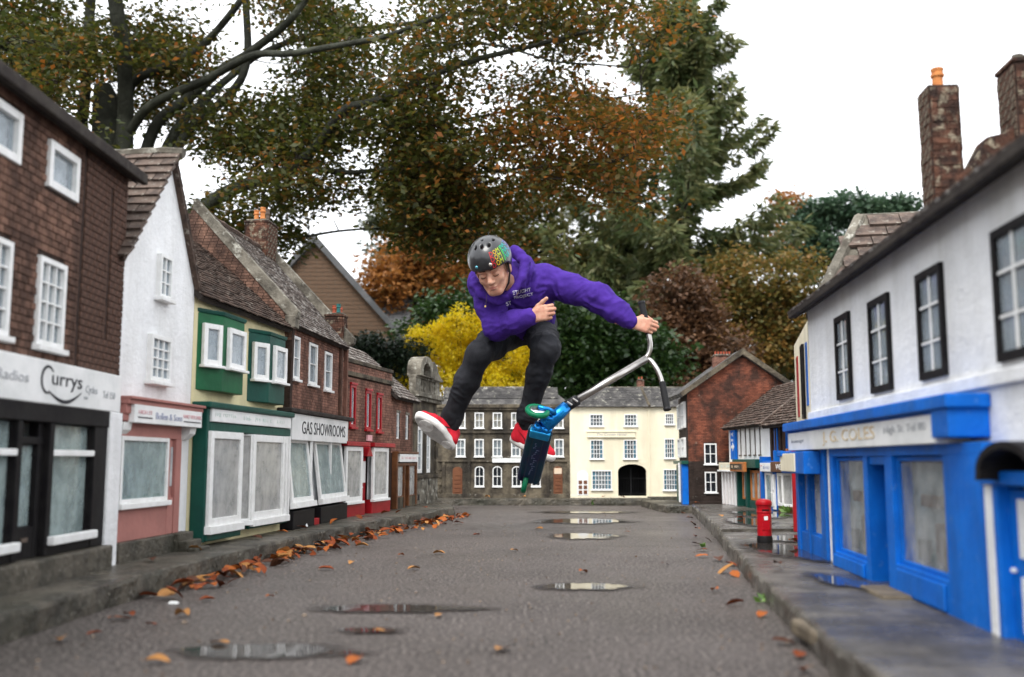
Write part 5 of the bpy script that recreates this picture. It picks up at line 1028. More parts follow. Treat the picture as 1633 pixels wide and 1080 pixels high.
# ------------------------------------------------------------------ rider: implicit surfaces turned into meshes by surface nets
class SDF:
    def __init__(s, lo, hi, h):
        s.lo = np.array(lo, dtype=float); s.h = h; s.n = np.ceil((np.array(hi) - s.lo) / h).astype(int) + 1
        s.f = np.full(tuple(s.n), 0.2, dtype=np.float32)
    def _sl(s, a, b):
        i0 = np.clip(np.floor((np.array(a) - s.lo) / s.h).astype(int), 0, s.n - 1); i1 = np.clip(np.ceil((np.array(b) - s.lo) / s.h).astype(int) + 1, 1, s.n)
        ax = [s.lo[k] + s.h * np.arange(i0[k], i1[k]) for k in range(3)]
        return tuple(slice(i0[k], i1[k]) for k in range(3)), np.stack(np.meshgrid(*ax, indexing='ij'), -1)
    def _put(s, sl, d, k, sub=False):
        a = s.f[sl]
        if sub:
            d = -d; h = np.maximum(k - np.abs(a - d), 0) / k; s.f[sl] = np.maximum(a, d) + h * h * k * .25
        else: h = np.maximum(k - np.abs(a - d), 0) / k; s.f[sl] = np.minimum(a, d) - h * h * k * .25
    def cone(s, a, b, ra, rb, k=.02, sub=False, flat=None):
        a, b = np.array(a, float), np.array(b, float); m = max(ra, rb) + k + 3 * s.h
        sl, P = s._sl(np.minimum(a, b) - m, np.maximum(a, b) + m)
        if P.size == 0: return s
        d = b - a; t = np.clip(((P - a) @ d) / (d @ d + 1e-12), 0, 1); q = P - a - t[..., None] * d
        if flat is not None:                          # squash across one direction: (unit vector, factor)
            n, c = np.array(flat[0], float), flat[1]; w = q @ n; q = q + (w * (1 / c - 1))[..., None] * n
        s._put(sl, np.linalg.norm(q, axis=-1) - (ra + t * (rb - ra)), k, sub); return s
    def chain(s, pts, rad, k=.02, flat=None):
        for i in range(len(pts) - 1): s.cone(pts[i], pts[i + 1], rad[i], rad[i + 1], k, flat=flat)
        return s
    def ell(s, c, r, k=.02, R=None, sub=False):
        c, r = np.array(c, float), np.array(r, float); m = r.max() + k + 3 * s.h
        sl, P = s._sl(c - m, c + m)
        if P.size == 0: return s
        q = P - c
        if R is not None: q = q @ np.array(R)          # columns of R are the axes
        u = np.linalg.norm(q / r, axis=-1); v = np.linalg.norm(q / (r * r), axis=-1) + 1e-9
        s._put(sl, u * (u - 1) / v, k, sub); return s
    def mesh(s):
        f = s.f; n = f.shape; I = f < 0; c8 = [(i, j, k) for i in (0, 1) for j in (0, 1) for k in (0, 1)]
        sub = lambda A, c: A[c[0]:n[0] - 1 + c[0], c[1]:n[1] - 1 + c[1], c[2]:n[2] - 1 + c[2]]
        cnt = sum(sub(I, c).astype(np.int8) for c in c8); act = (cnt > 0) & (cnt < 8); ijk = np.argwhere(act); idx = np.full(act.shape, -1, dtype=np.int64); idx[act] = np.arange(len(ijk))
        val = {c: sub(f, c)[act] for c in c8}; acc = np.zeros((len(ijk), 3)); num = np.zeros(len(ijk))
        for a in c8:
            for ax in range(3):
                if a[ax]: continue
                b = list(a); b[ax] = 1; b = tuple(b); fa, fb = val[a], val[b]; m = (fa < 0) != (fb < 0)
                t = np.where(m, fa / np.where(m, fa - fb, 1), 0); p = np.tile(np.array(a, float), (len(ijk), 1)); p[:, ax] = t; acc[m] += p[m]; num[m] += 1
        V = s.lo + (ijk + acc / num[:, None]) * s.h; Q = []
        for ax in range(3):
            o1, o2 = [(1, 2), (2, 0), (0, 1)][ax]; sl0 = [slice(None)] * 3; sl1 = [slice(None)] * 3; sl0[ax] = slice(0, n[ax] - 1); sl1[ax] = slice(1, n[ax])
            A, B = I[tuple(sl0)], I[tuple(sl1)]; e = np.argwhere(A != B); e = e[(e[:, o1] > 0) & (e[:, o2] > 0) & (e[:, o1] < n[o1] - 1) & (e[:, o2] < n[o2] - 1)]
            ins = A[tuple(e.T)]; d1 = np.zeros(3, int); d1[o1] = 1; d2 = np.zeros(3, int); d2[o2] = 1
            g = lambda q: idx[tuple(q.T)]; q = np.stack([g(e - d1 - d2), g(e - d2), g(e), g(e - d1)], 1); q[~ins] = q[~ins][:, ::-1]; Q.append(q)
        return V, np.concatenate(Q)
def smooth_verts(V, F, it=2, lam=.5):
    n = len(V); e = np.concatenate([F[:, [0, 1]], F[:, [1, 2]], F[:, [2, 3]], F[:, [3, 0]]]); e = np.concatenate([e, e[:, ::-1]])
    deg = np.bincount(e[:, 0], minlength=n)[:, None] + 1e-9
    for _ in range(it):
        S_ = np.stack([np.bincount(e[:, 0], weights=V[e[:, 1], k], minlength=n) for k in range(3)], 1); V = V + lam * (S_ / deg - V)
    return V
def normals(V, F):
    fn = np.cross(V[F[:, 2]] - V[F[:, 0]], V[F[:, 3]] - V[F[:, 1]]); N_ = np.zeros_like(V)
    for k in range(4): np.add.at(N_, F[:, k], fn)
    return N_ / (np.linalg.norm(N_, axis=1, keepdims=True) + 1e-9)
def wrinkle(V, F, amp, axis, freq=26.0, wild=1.0, off=0.0, along=5.0):
    """creases running across `axis`, coming and going over the cloth"""
    N_ = normals(V, F); out = V.copy(); ax = Vector(axis).normalized()
    for i, v in enumerate(V):
        p = Vector((float(v[0]), float(v[1]), float(v[2]))); s_ = p.dot(ax); side = p - ax * s_
        q = side * along + ax * (s_ * freq); q += noise.noise_vector(p * 7.0 + Vector((off, 0, 0))) * 1.5 * wild
        w = 1 - 2.6 * abs(noise.noise(q + Vector((0, off, 0)))); m = max(0.0, min(1.0, .5 + 1.5 * noise.noise(p * 5.5 + Vector((off, off, 3)))))
        out[i] += N_[i] * amp * (max(-1.0, w) ** 3 if w < 0 else w ** 1.5) * m
    return out
T_ = lambda v: tuple(v)
Lr = lambda a, b, t: a + (b - a) * t
# joints (photo position and distance from the camera)
HEAD = at(785, 427, 4.74)
RSH, REL, RWR = at(772, 452, 4.97), at(792, 522, 4.90), at(846, 506, 4.76)
LSH, LEL, LWR = at(868, 448, 5.04), at(953, 474, 4.95), at(1013, 514, 4.88)
PEL = at(836, 530, 5.24); CHEST = at(822, 462, 5.04); NECK = at(804, 440, 4.93)
RHIP, RKN, RAN = at(806, 532, 5.24), at(763, 566, 4.93), at(716, 676, 5.10)
LHIP, LKN, LAN = at(860, 525, 5.26), at(870, 556, 4.88), at(838, 674, 5.12)
skin = pm('skin', (.55, .31, .22), (.48, .23, .16), 42, .5, .0006, 120); skin.node_tree.nodes['Principled BSDF'].inputs['Subsurface Weight'].default_value = .12; skin.node_tree.nodes['Principled BSDF'].inputs['Subsurface Radius'].default_value = (.01, .004, .002)
lipm = pm('lips', (.46, .19, .15), None, rough=.45); lashm = pm('dark_brows', (.07, .04, .025), None, rough=.7)
VV, FF = [], []; VOFF = 0
def add_part(V, F):
    global VOFF
    VV.append(V); FF.append(F + VOFF); VOFF += len(V)
# head, built upright facing -y, then turned
hd = SDF((-.13, -.15, -.24), (.13, .15, .14), .0032)
hd.ell((0, .008, .03), (.076, .096, .098), .02).ell((0, -.03, -.045), (.055, .066, .076), .03).ell((0, -.066, -.098), (.024, .022, .020), .022)
hd.cone((-.045, -.01, -.06), (-.019, -.066, -.100), .022, .017, .02).cone((.045, -.01, -.06), (.019, -.066, -.100), .022, .017, .02)
for s in (-1, 1): hd.ell((s * .039, -.066, -.032), (.022, .020, .022), .02).ell((s * .032, -.096, -.006), (.020, .014, .012), .012, sub=True).ell((s * .031, -.080, -.009), (.0155, .0135, .0125), .004).ell((s * .030, -.088, .012), (.026, .010, .007), .012).ell((s * .079, .012, -.016), (.010, .020, .031), .008)
hd.cone((0, -.088, .004), (0, -.112, -.036), .007, .0105, .012).ell((0, -.108, -.041), (.0125, .012, .0095), .008)
for s in (-1, 1): hd.ell((s * .011, -.098, -.043), (.0075, .009, .0065), .006)
hd.ell((0, -.090, -.066), (.020, .012, .0050), .007).ell((0, -.090, -.0765), (.017, .012, .0055), .007).cone((0, -.105, -.0708), (-.020, -.100, -.0738), .0022, .0016, .005, sub=True).cone((0, -.105, -.0708), (.020, -.100, -.0738), .0022, .0016, .005, sub=True)
hd.cone((0, .025, -.05), (.02, .12, -.15), .052, .056, .03)
V, F = hd.mesh(); V = smooth_verts(V, F, 1, .4)
RH = Matrix.Rotation(math.radians(-10), 3, 'Y') @ Matrix.Rotation(math.radians(-16), 3, 'Z') @ Matrix.Rotation(math.radians(27), 3, 'X')
RHn = np.array(RH); hw = lambda P: np.asarray(P) @ RHn.T * 1.0 + np.array(HEAD)
HV = V.copy(); nose_local = V; add_part(hw(V), F); head_n = len(F)
lipsel = None
# hands
def hand(wr, fw, up, pn, curls, thumb, sc=1.0, h=.0026, spread=.0):
    fw = Vector(fw).normalized(); up = (Vector(up) - fw * Vector(up).dot(fw)).normalized(); pn = Vector(pn); pn = (pn - fw * pn.dot(fw) - up * pn.dot(up)).normalized()
    G = lambda a, b, c: wr + (fw * a + up * b + pn * c) * sc
    allp = [wr]; S_ = None; lo = np.array(wr) - .17; hi = np.array(wr) + .17; S_ = SDF(lo, hi, h)
    S_.cone(T_(G(-.07, 0, 0)), T_(G(.01, 0, 0)), .026 * sc, .024 * sc, .01, flat=(T_(pn), .78))
    for b, ln in ((.027, .082), (.009, .086), (-.010, .082), (-.027, .074)): S_.cone(T_(G(.008, b * .62, 0)), T_(G(ln, b, 0)), .0145 * sc, .0118 * sc, .012)
    S_.ell(T_(G(.04, .02, .010)), (.022, .022, .022), .012)
    for i, (b, ln, l1, l2, l3, r) in enumerate(((.028, .083, .040, .025, .020, .0092), (.0095, .088, .044, .028, .021, .0096), (-.0095, .083, .041, .026, .020, .0092), (-.027, .074, .033, .021, .018, .0082))):
        a = 0; p = G(ln, b, 0); q = curls[i] if hasattr(curls[0], '__len__') else curls
        for k, l in enumerate((l1, l2, l3)):
            a += q[k]; d = fw * math.cos(a) + pn * math.sin(a) + up * spread * b * 8; e = p + d * l * sc; S_.cone(T_(p), T_(e), (r - .0006 * k) * sc, (r - .0006 * (k + 1)) * sc, .0035); p = e
    p = G(.022, .022, .008)
    for k, (d, l, r) in enumerate(thumb): e = p + (fw * d[0] + up * d[1] + pn * d[2]).normalized() * l * sc; S_.cone(T_(p), T_(e), r * sc, (r - .0012) * sc, .006); p = e
    V, F = S_.mesh(); return smooth_verts(V, F, 1, .35), F
V, F = hand(RWR, (.86, -.42, .22), (-.25, .05, 1), (.1, 1, .0), [(.75, 1.35, .8), (.85, 1.4, .8), (.95, 1.4, .8), (1.05, 1.4, .8)], [((.80, .55, -.05), .034, .0135), ((.93, .42, -.1), .032, .0112), ((.96, .36, -.12), .026, .0098)], 1.0); add_part(V, F)
# the grip the left hand closes on
G_TOP, G_LOW = at(1023, 483, 4.93), at(1036, 540, 4.90); gax = (G_TOP - G_LOW).normalized(); GC = Lr(G_LOW, G_TOP, .34)
HF = Vector((.93, -.20, -.22)).normalized(); WR2 = GC - HF * .078 + Vector((0, -.030, 0))
LWR = WR2 - HF * .002
V, F = hand(WR2, HF, gax, (0, 1, 0), [(.65, 1.35, 1.0)] * 4, [((.55, .62, .45), .034, .0135), ((.75, .15, .65), .030, .0115), ((.8, -.1, .6), .024, .0098)], 1.0); add_part(V, F)
# trunk and limbs inside the clothes
bd = SDF(np.array(PEL) - .75, np.array(PEL) + .75, .014)
UP_ = lambda p: Vector((p.x, p.y + .02, p.z + .03))
bd.chain([T_(UP_(PEL)), T_(UP_(CHEST)), T_(UP_(NECK))], [.07, .075, .045], .03).chain([T_(UP_(CHEST)), T_(RSH), T_(REL), T_(RWR)], [.06, .045, .035, .025], .02).chain([T_(UP_(CHEST)), T_(LSH), T_(LEL), T_(WR2)], [.06, .045, .035, .025], .02)
bd.chain([T_(UP_(PEL)), T_(UP_(RHIP)), T_(RKN), T_(RAN)], [.06, .055, .045, .03], .015).chain([T_(UP_(PEL)), T_(UP_(LHIP)), T_(LKN), T_(LAN)], [.06, .055, .045, .03], .015)
V, F = bd.mesh(); add_part(V, F)
person = link('person', np_mesh('person', np.concatenate(VV), np.concatenate(FF), True), skin)
tag(person, 'person in purple hoodie, dark jeans and black helmet jumping mid-air with a scooter', 'person')
person.data.materials.append(lipm)
fc = (HV[FF[0]].mean(1)); lip = (np.abs(fc[:, 0]) < .019) & (fc[:, 1] < -.084) & (np.abs(fc[:, 2] + .0715) < .0085 - .0065 * (np.abs(fc[:, 0]) / .019) ** 2)
mi = np.zeros(len(person.data.polygons), dtype=np.int32); mi[:head_n][lip] = 1; person.data.polygons.foreach_set('material_index', mi)
def head_part(name, pts_local, rad, mat, parent=person, n=6):
    P = [Vector(T_(hw(np.array(p)))) for p in pts_local]; return MB().tube(P, rad, n).build(name, mat, parent, smooth=True)
for s in (-1, 1):
    head_part('eyebrow', [(s * .012, -.098, .016), (s * .028, -.099, .021), (s * .046, -.086, .017)], [.0025, .0034, .0015], lashm)
    head_part('eyelashes', [(s * .017, -.0915, -.0135), (s * .024, -.0945, -.0165), (s * .032, -.0950, -.0175), (s * .040, -.092, -.0165), (s * .046, -.086, -.0135)], [.0009, .0016, .0018, .0016, .0009], lashm)
head_part('chin_strap', [(.086, -.01, .02), (.080, -.012, -.04), (.064, -.028, -.085), (.035, -.03, -.112), (0, -.028, -.118)], .0045, pm('black_webbing', (.02, .02, .022), None, rough=.8))
hairm = pm('brown_hair', (.10, .06, .035), (.06, .035, .02), 60, .6)
hb = MB(); rh = random.Random(2)
for s in (-1, 1):
    for k in range(26):
        y0_ = rh.uniform(-.035, .07); x0_ = s * (.077 - .10 * max(0, -y0_ - .01) ** 1.2); z0_ = rh.uniform(-.005, .03)
        hb.tube([Vector(T_(hw(np.array(p)))) for p in ((x0_, y0_, z0_ + .02), (x0_ * 1.03, y0_ - .003, z0_ - .008), (x0_ * 1.02, y0_ - .006 + rh.uniform(-.004, .004), z0_ - .03))], [.003, .0028, .0008], 4)
tag(hb.build('hair', hairm, person), kind='stuff')
# helmet
hl = SDF((-.14, -.16, -.09), (.14, .16, .19), .003)
hl.ell((0, .008, .046), (.106, .128, .110), .001)
g = np.stack(np.meshgrid(*[hl.lo[k] + hl.h * np.arange(hl.n[k]) for k in range(3)], indexing='ij'), -1)
rimz = np.where(g[..., 1] < 0, .024 + .0 * g[..., 1], .024 - .62 * np.clip(g[..., 1], 0, .075)); rimz = np.where((np.abs(g[..., 0]) > .07), np.minimum(rimz, .024 - .55 * np.clip(g[..., 1] + .045, 0, .1)), rimz)
inner = np.linalg.norm((g - np.array([0, .008, .042])) / np.array([.092, .113, .098]), axis=-1) - 1
hl.f = np.maximum(np.maximum(hl.f, -inner * .09), (rimz - g[..., 2]))
for (x, y, z, rx, ry) in ((-.032, -.062, .135, .009, .016), (.0, -.070, .137, .010, .017), (.034, -.062, .135, .009, .016), (-.05, -.02, .143, .008, .015), (.05, -.02, .143, .008, .015), (.0, -.028, .155, .007, .012), (-.02, .03, .155, .008, .016), (.02, .03, .155, .008, .016)): hl.ell((x, y, z), (rx * .8, ry * .8, .030), .003, sub=True)
V, F = hl.mesh(); V = smooth_verts(V, F, 2, .5)
helm = link('helmet', np_mesh('helmet', hw(V), F, True), pm('helmet_black', (.014, .014, .016), (.02, .02, .023), 20, .33, coat=.3), person); helm['label'] = 'black skate helmet with rainbow lettering'
hbv = BVHTree.FromPolygons([Vector(v) for v in V.tolist()], F.tolist())
def on_helmet(x, y, z, lift=.0012):
    c = Vector((0, .008, .046)); d = (Vector((x, y, z)) - c).normalized(); hit = hbv.ray_cast(c + d * .3, -d)
    return (hit[0] + hit[1] * lift) if hit[0] else Vector((x, y, z))
for k, s in enumerate((-.048, .030)):
    p = on_helmet(s, -.125, .048, 0); m_ = MB().lathe([(.001, -.004), (.0085, -.003), (.0095, 0), (.007, .004), (.002, .0055)], 12); nrm = (p - Vector((0, .008, .046))).normalized()
    o = m_.build('rivet', pm('rivet_chrome_blue', (.12, .35, .45), None, rough=.25, metal=.9) if k == 0 else pm('rivet_chrome', (.6, .55, .5), None, rough=.25, metal=.9), helm, smooth=True)
    o.matrix_world = Matrix.Translation(Vector(T_(hw(np.array(p))))) @ (RH @ nrm.to_track_quat('Z', 'Y').to_matrix()).to_4x4()
cols = [(.62, .03, .03), (.70, .42, .02), (.45, .55, .04), (.06, .42, .08), (.02, .42, .30), (.03, .40, .42), (.05, .25, .45), (.2, .15, .45), (.45, .1, .35)]
for row in range(3):
    for i, ch in enumerate('DOMINATOR'[:8]):
        co, me = lettering(None, ch, 0, 0, 0, .0165 if ch != 'I' else .006, .0255, 'ink', raw=True)
        ang0 = math.radians(-66 + 11.0 * i + (0 if i < 4 else -3)); zb = .040 + .0285 * row + .004 * i
        out = np.empty_like(co)
        for q in range(len(co)):
            w = ang0 + co[q, 0] / .105; z = zb + co[q, 2]; p = on_helmet(.106 * math.cos(w), .008 + .125 * math.sin(w), z, .0006 if co[q, 1] > -.0002 else .0014); out[q] = p
        me.vertices.foreach_set('co', hw(out).astype(np.float32).ravel()); me.materials.clear(); me.update()
        c = cols[min(8, i)]; link('lettering', me, pm('helmet_letter_%d' % i, c, None, rough=.4), helm)
# hoodie
purple = pm('purple_fleece', (.056, .021, .225), (.043, .016, .18), 18, .85, .0012, 220)
ho = SDF((-.32, 4.6, .75), (.78, 5.6, 1.55), .0062)
tx = lambda p, dx, dy=0, dz=0: (p.x + dx, p.y + dy, p.z + dz)
for s in (-1, 1):
    ho.chain([tx(PEL, s * .065, -.01, .035), tx(Lr(PEL, CHEST, .5), s * .075), tx(CHEST, s * .07), tx(NECK, s * .055, .03)], [.094, .090, .100, .080], .06)
ho.chain([tx(CHEST, -.02), T_(RSH), T_(Lr(RSH, REL, .5)), T_(REL), T_(Lr(REL, RWR, .55)), T_(Lr(REL, RWR, .90))], [.10, .076, .068, .061, .053, .045], .035)
ho.chain([T_(Lr(REL, RWR, .86)), T_(Lr(REL, RWR, 1.0))], [.042, .038], .008)
ho.chain([tx(CHEST, .02), T_(LSH), T_(Lr(LSH, LEL, .5)), T_(LEL), T_(Lr(LEL, LWR, .55)), T_(Lr(LEL, LWR, .86))], [.10, .080, .071, .062, .053, .045], .035)
ho.chain([T_(Lr(LEL, LWR, .82)), T_(Lr(LEL, LWR, .98))], [.041, .036], .008)
hood = [tx(NECK, -.085, -.01, .015), tx(NECK, -.045, .075, .055), tx(NECK, .03, .095, .075), tx(NECK, .095, .06, .065), tx(NECK, .105, -.01, .015), tx(NECK, .065, -.055, -.045), tx(NECK, .0, -.07, -.075), tx(NECK, -.06, -.055, -.045), tx(NECK, -.085, -.01, .015)]
ho.chain(hood, [.036, .045, .052, .047, .040, .032, .030, .032, .036], .025)
ho.chain([T_(at(822, 402, 4.86)), T_(at(838, 418, 4.82)), T_(at(832, 444, 4.77)), T_(at(817, 466, 4.76)), T_(at(796, 480, 4.79)), T_(at(768, 470, 4.82)), T_(at(756, 448, 4.86))], [.030, .026, .021, .019, .019, .019, .022], .010)
ho.ell(T_(HEAD), (.079, .098, .098), .010, sub=True)
V, F = ho.mesh(); V = smooth_verts(V, F, 3, .5); V = wrinkle(V, F, .0105, (.86, .1, -.5), 15, off=3.0, along=4, wild=1.3); V = wrinkle(V, F, .0065, (.2, .2, .95), 22, off=8.0, along=6); V = wrinkle(V, F, .0035, (.7, .2, -.7), 48, off=5.0, along=14); V = smooth_verts(V, F, 1, .25)
hoodie = link('hoodie', np_mesh('hoodie', V, F, True), purple, person)
hv = BVHTree.FromPolygons([Vector(v) for v in V.tolist()], F.tolist())
# chest print, wrapped on the cloth
def print_on(text, px, py, wpx, hpx, rot, mat):
    co, me = lettering(None, text, 0, 0, 0, wpx, hpx, 'ink', raw=True); c, s = math.cos(rot), math.sin(rot); out = np.empty_like(co); o0 = Vector((0, 0, CAMZ))
    for q in range(len(co)):
        x, y = co[q, 0] * c - co[q, 2] * s, co[q, 0] * s + co[q, 2] * c; d = (at(px + x, py - y, 5) - o0).normalized(); hit = hv.ray_cast(o0, d)
        p = hit[0] if hit[0] else at(px + x, py - y, 5); out[q] = p + (hit[1] if hit[0] else Vector()) * (.001 if co[q, 1] > -.0002 else .002)
    me.vertices.foreach_set('co', out.astype(np.float32).ravel()); me.materials.clear(); me.update(); link('lettering', me, mat, hoodie)
prn = pm('pale_print', (.62, .60, .68), None, rough=.7)
print_on('ETLIGHT', 832, 464.5, 29, 5.6, .20, prn); print_on('PROJECT', 835, 472.5, 31, 5.6, .20, prn); print_on('ST', 811, 484, 9, 6, .3, prn)
MB().tube([Vector(T_(hw(np.array(p)))) for p in ((-.045, -.075, -.10), (-.050, -.085, -.125), (-.062, -.095, -.150))], .0022, 5).build('drawstring', pm('cord_dark', (.05, .03, .09), None, rough=.8), hoodie)
MB().lathe([(.001, -.005), (.004, -.004), (.004, .004), (.001, .005)], 8, T_(Vector(T_(hw(np.array((-.063, -.096, -.153))))))).build('drawstring_tip', pm('brass', (.6, .4, .12), None, rough=.3, metal=.8), hoodie)
# jeans
denim = pm('charcoal_denim', (.019, .020, .024), (.011, .0115, .014), 14, .8, .001, 260, stain=(.036, .037, .044), sscale=6, samt=.6)
je = SDF((-.55, 4.6, .35), (.45, 5.6, 1.15), .0062)
je.chain([tx(RHIP, .02, .02, .04), tx(LHIP, -.02, .02, .04)], [.11, .11], .04)
je.chain([T_(RHIP), T_(Lr(RHIP, RKN, .5)), T_(RKN), T_(Lr(RKN, RAN, .35)), T_(Lr(RKN, RAN, .90))], [.090, .073, .060, .057, .050], .035)
je.chain([T_(LHIP), T_(Lr(LHIP, LKN, .5)), T_(LKN), T_(Lr(LKN, LAN, .35)), T_(Lr(LKN, LAN, .90))], [.090, .075, .066, .055, .046], .035)
for kn, an, r in ((RKN, RAN, .058), (LKN, LAN, .052)): je.cone(T_(Lr(kn, an, .86)), T_(Lr(kn, an, .92)), r, r, .006)
V, F = je.mesh(); V = smooth_verts(V, F, 3, .5); V = wrinkle(V, F, .0068, (.25, .25, .93), 19, off=1.0, along=4, wild=1.2); V = wrinkle(V, F, .0034, (-.4, .2, .85), 32, off=6.0, along=8); V = wrinkle(V, F, .0014, (.3, .2, .9), 60, off=9.0, along=16); V = smooth_verts(V, F, 1, .25)
jeans = link('jeans', np_mesh('jeans', V, F, True), denim, person)
# shoes: local x toe, y across, z up; sole underneath
shred = pm('red_suede', (.58, .018, .035), (.50, .014, .028), 40, .75, .0008, 300); shwhite = pm('white_rubber', (.74, .72, .69), (.62, .60, .57), 30, .5); shgrey = pm('grey_outsole', (.46, .44, .42), (.36, .345, .33), 30, .65)
sock = pm('black_sock', (.012, .012, .014), None, rough=.9); blk = pm('black_leather', (.012, .012, .014), None, rough=.5)
def footprint(n=40, e=0.0):
    P = []
    for k in range(n):
        w = 6.28318 * k / n; x = math.cos(w); y = math.sin(w); t = (x + 1) / 2; wd = .036 + .017 * math.sin(math.pi * min(1, max(0, t * 1.05 - .08))) ** 1.0 * (1 if t > .35 else .55) + (.004 if t > .6 else 0)
        P.append((.045 + (.142 + e) * x, (wd + e) * (abs(y) ** .72) * (1 if y > 0 else -1) + .006 * math.sin(math.pi * t)))
    return P
def shoe(ankle, toe_dir, up_dir, label, side):
    X = Vector(toe_dir).normalized(); Z = Vector(up_dir); Z = (Z - X * Z.dot(X)).normalized(); Y_ = Z.cross(X); Mx = Matrix((X, Y_, Z)).transposed()
    org = ankle - Mx @ Vector((-.035, 0, .085)); Mw = Matrix.Translation(ankle - Mx @ Vector((-.035, 0, .085)) * .93) @ Mx.to_4x4() @ Matrix.Scale(.93, 4)
    S_ = SDF((-.13, -.08, -.01), (.22, .08, .16), .0045)
    S_.chain([(-.055, 0, .035), (.02, 0, .040), (.09, .004, .036), (.145, .006, .028)], [.040, .042, .044, .034], .02).chain([(-.055, 0, .04), (-.052, 0, .085)], [.040, .042], .02).chain([(-.045, 0, .085), (.03, 0, .065), (.08, 0, .045)], [.042, .040, .038], .025)
    S_.cone((-.045, 0, .09), (-.05, 0, .16), .033, .034, .008, sub=True)
    V, F = S_.mesh(); V[:, 2] = np.maximum(V[:, 2], .012); V = smooth_verts(V, F, 1, .4)
    up = link('shoe', np_mesh('shoe', V, F, True), shred, person); up.matrix_world = Mw; up['label'] = label
    bv = BVHTree.FromPolygons([Vector(v) for v in V.tolist()], F.tolist())
    mb = MB(); fp = footprint(40, .004); fi = footprint(40, .0); n = 40; lv = [(footprint(40, -.004), -.010), (footprint(40, .002), -.002), (fp, .008), (fp, .022), (footprint(40, 0), .027)]
    for P, z in lv: mb.v += [(x, y, z + (.006 * max(0, (x - .11) / .08) ** 1.5)) for x, y in P]
    for r_ in range(4):
        for k in range(n): k2 = (k + 1) % n; mb.f.append((r_ * n + k, r_ * n + k2, (r_ + 1) * n + k2, (r_ + 1) * n + k))
    mb.f.append(tuple(4 * n + k for k in range(n))); mb.f.append(tuple(reversed(range(n))))
    so = mb.build('sole', shwhite, up, smooth=True)
    tr = MB(); P2 = footprint(40, -.006); tr.v += [(x, y, -.0105 + (.006 * max(0, (x - .11) / .08) ** 1.5)) for x, y in P2] + [(x * .96 + .002, y * .94, -.0135 + (.006 * max(0, (x - .11) / .08) ** 1.5)) for x, y in P2]
    for k in range(n): k2 = (k + 1) % n; tr.f.append((n + k, n + k2, k2, k))
    tr.f.append(tuple(reversed(range(n, 2 * n)))); ts = tr.build('outsole', shgrey, so)
    for cx, rs_ in ((.112, (.040, .033, .026, .019, .012, .005)), (-.045, (.026, .019, .012, .005))):
        for rr_ in rs_:
            m2 = MB(); m2.tube([(cx + rr_ * math.cos(6.2832 * k / 26), rr_ * math.sin(6.2832 * k / 26) * .95 + .004, -.0135 + (.006 * max(0, (cx + rr_ * math.cos(6.2832 * k / 26) - .11) / .08) ** 1.5)) for k in range(27)], .0022, 5, False); m2.build('tread_ring', shwhite, so)
    for s in (-1, 1):                                  # black side stripe, swept like a tick
        mb = MB(); m = 14
        for k in range(m):
            t = k / (m - 1); x = .075 - .125 * t; zc = .036 + .045 * t ** 1.7 - .018 * math.sin(math.pi * min(1, t * 1.6)) * (1 - t); w = .012 * math.sin(math.pi * min(1, .06 + t * .94) ** .5) ** 1.0 * (1 - t * .35) + .0006
            for q in (-1, 1):
                hit = bv.ray_cast(Vector((x, s * .12, zc + q * w * .5)), Vector((0, -s, 0))); p = hit[0] if hit[0] else Vector((x, s * .04, zc)); mb.v.append(T_(p + Vector((0, s * .0018, 0))))
        for k in range(m - 1): a = 2 * k; mb.f.append((a, a + 2, a + 3, a + 1) if s < 0 else (a + 1, a + 3, a + 2, a))
        mb.build('side_stripe', blk, up)
    for k in range(5):
        x = .025 + .018 * k; pts = []
        for q in np.linspace(-1, 1, 7):
            hit = bv.ray_cast(Vector((x + .004 * q, q * .024, .2)), Vector((0, 0, -1))); pts.append((hit[0] if hit[0] else Vector((x, q * .024, .06))) + Vector((0, 0, .003)))
        MB().tube(pts, .0034, 5).build('lace', shred, up, smooth=True)
    for q in (-1, 1): MB().tube([(.02, 0, .108), (.03, q * .03, .122), (.055, q * .05, .110), (.045, q * .03, .104), (.025, 0, .106)], .003, 5).build('lace_loop', shred, up, smooth=True)
    kn = RKN if side < 0 else LKN
    MB().tube([T_(ankle + (ankle - kn).normalized() * .035), T_(ankle), T_(ankle + (kn - ankle).normalized() * .09)], [.040, .038, .042], 12).build('sock', sock, person, smooth=True)
    return up
shoe(at(717, 688, 5.10), (-.64, -.38, .58), (.42, .74, .44), 'red shoe with its pale sole turned to the camera', -1)
shoe(at(837, 686, 5.13), (.80, -.38, -.42), (.28, -.25, .88), 'red shoe half hidden behind the scooter deck', 1)

# ------------------------------------------------------------------ scooter
sc = empty('stunt_scooter', T_(at(850, 690, 4.82))); tag(sc, 'stunt scooter with blue deck, green wheels and silver bars swung round by the rider', 'scooter'); bpy.context.view_layer.update(); sinv = sc.matrix_world.inverted()
def sp(mb, name, mat, parent=None, smooth=True, bevel=0):
    o = mb.build(name, mat, parent or sc, bevel, smooth)
    if parent is None: o.location = sinv @ Vector((0, 0, 0))
    return o
silver = pm('raw_titanium', (.48, .46, .44), (.42, .40, .38), 30, .28, metal=1); grip = pm('black_grip', (.015, .015, .016), None, rough=.7)
bluean = pm('anodised_blue', (.01, .26, .70), (.01, .20, .60), 20, .25, metal=.75); deckm = pm('oil_slick_deck', (.010, .035, .10), (.008, .075, .10), 4, .28, metal=.6, stain=(.035, .012, .09), sscale=5, samt=.8)
clampm = pm('black_alloy', (.02, .02, .022), None, rough=.4); greenpu = pm('green_urethane', (.008, .16, .075), (.006, .13, .06), 20, .3); corem = pm('polished_core', (.70, .70, .72), None, rough=.2, metal=.9)
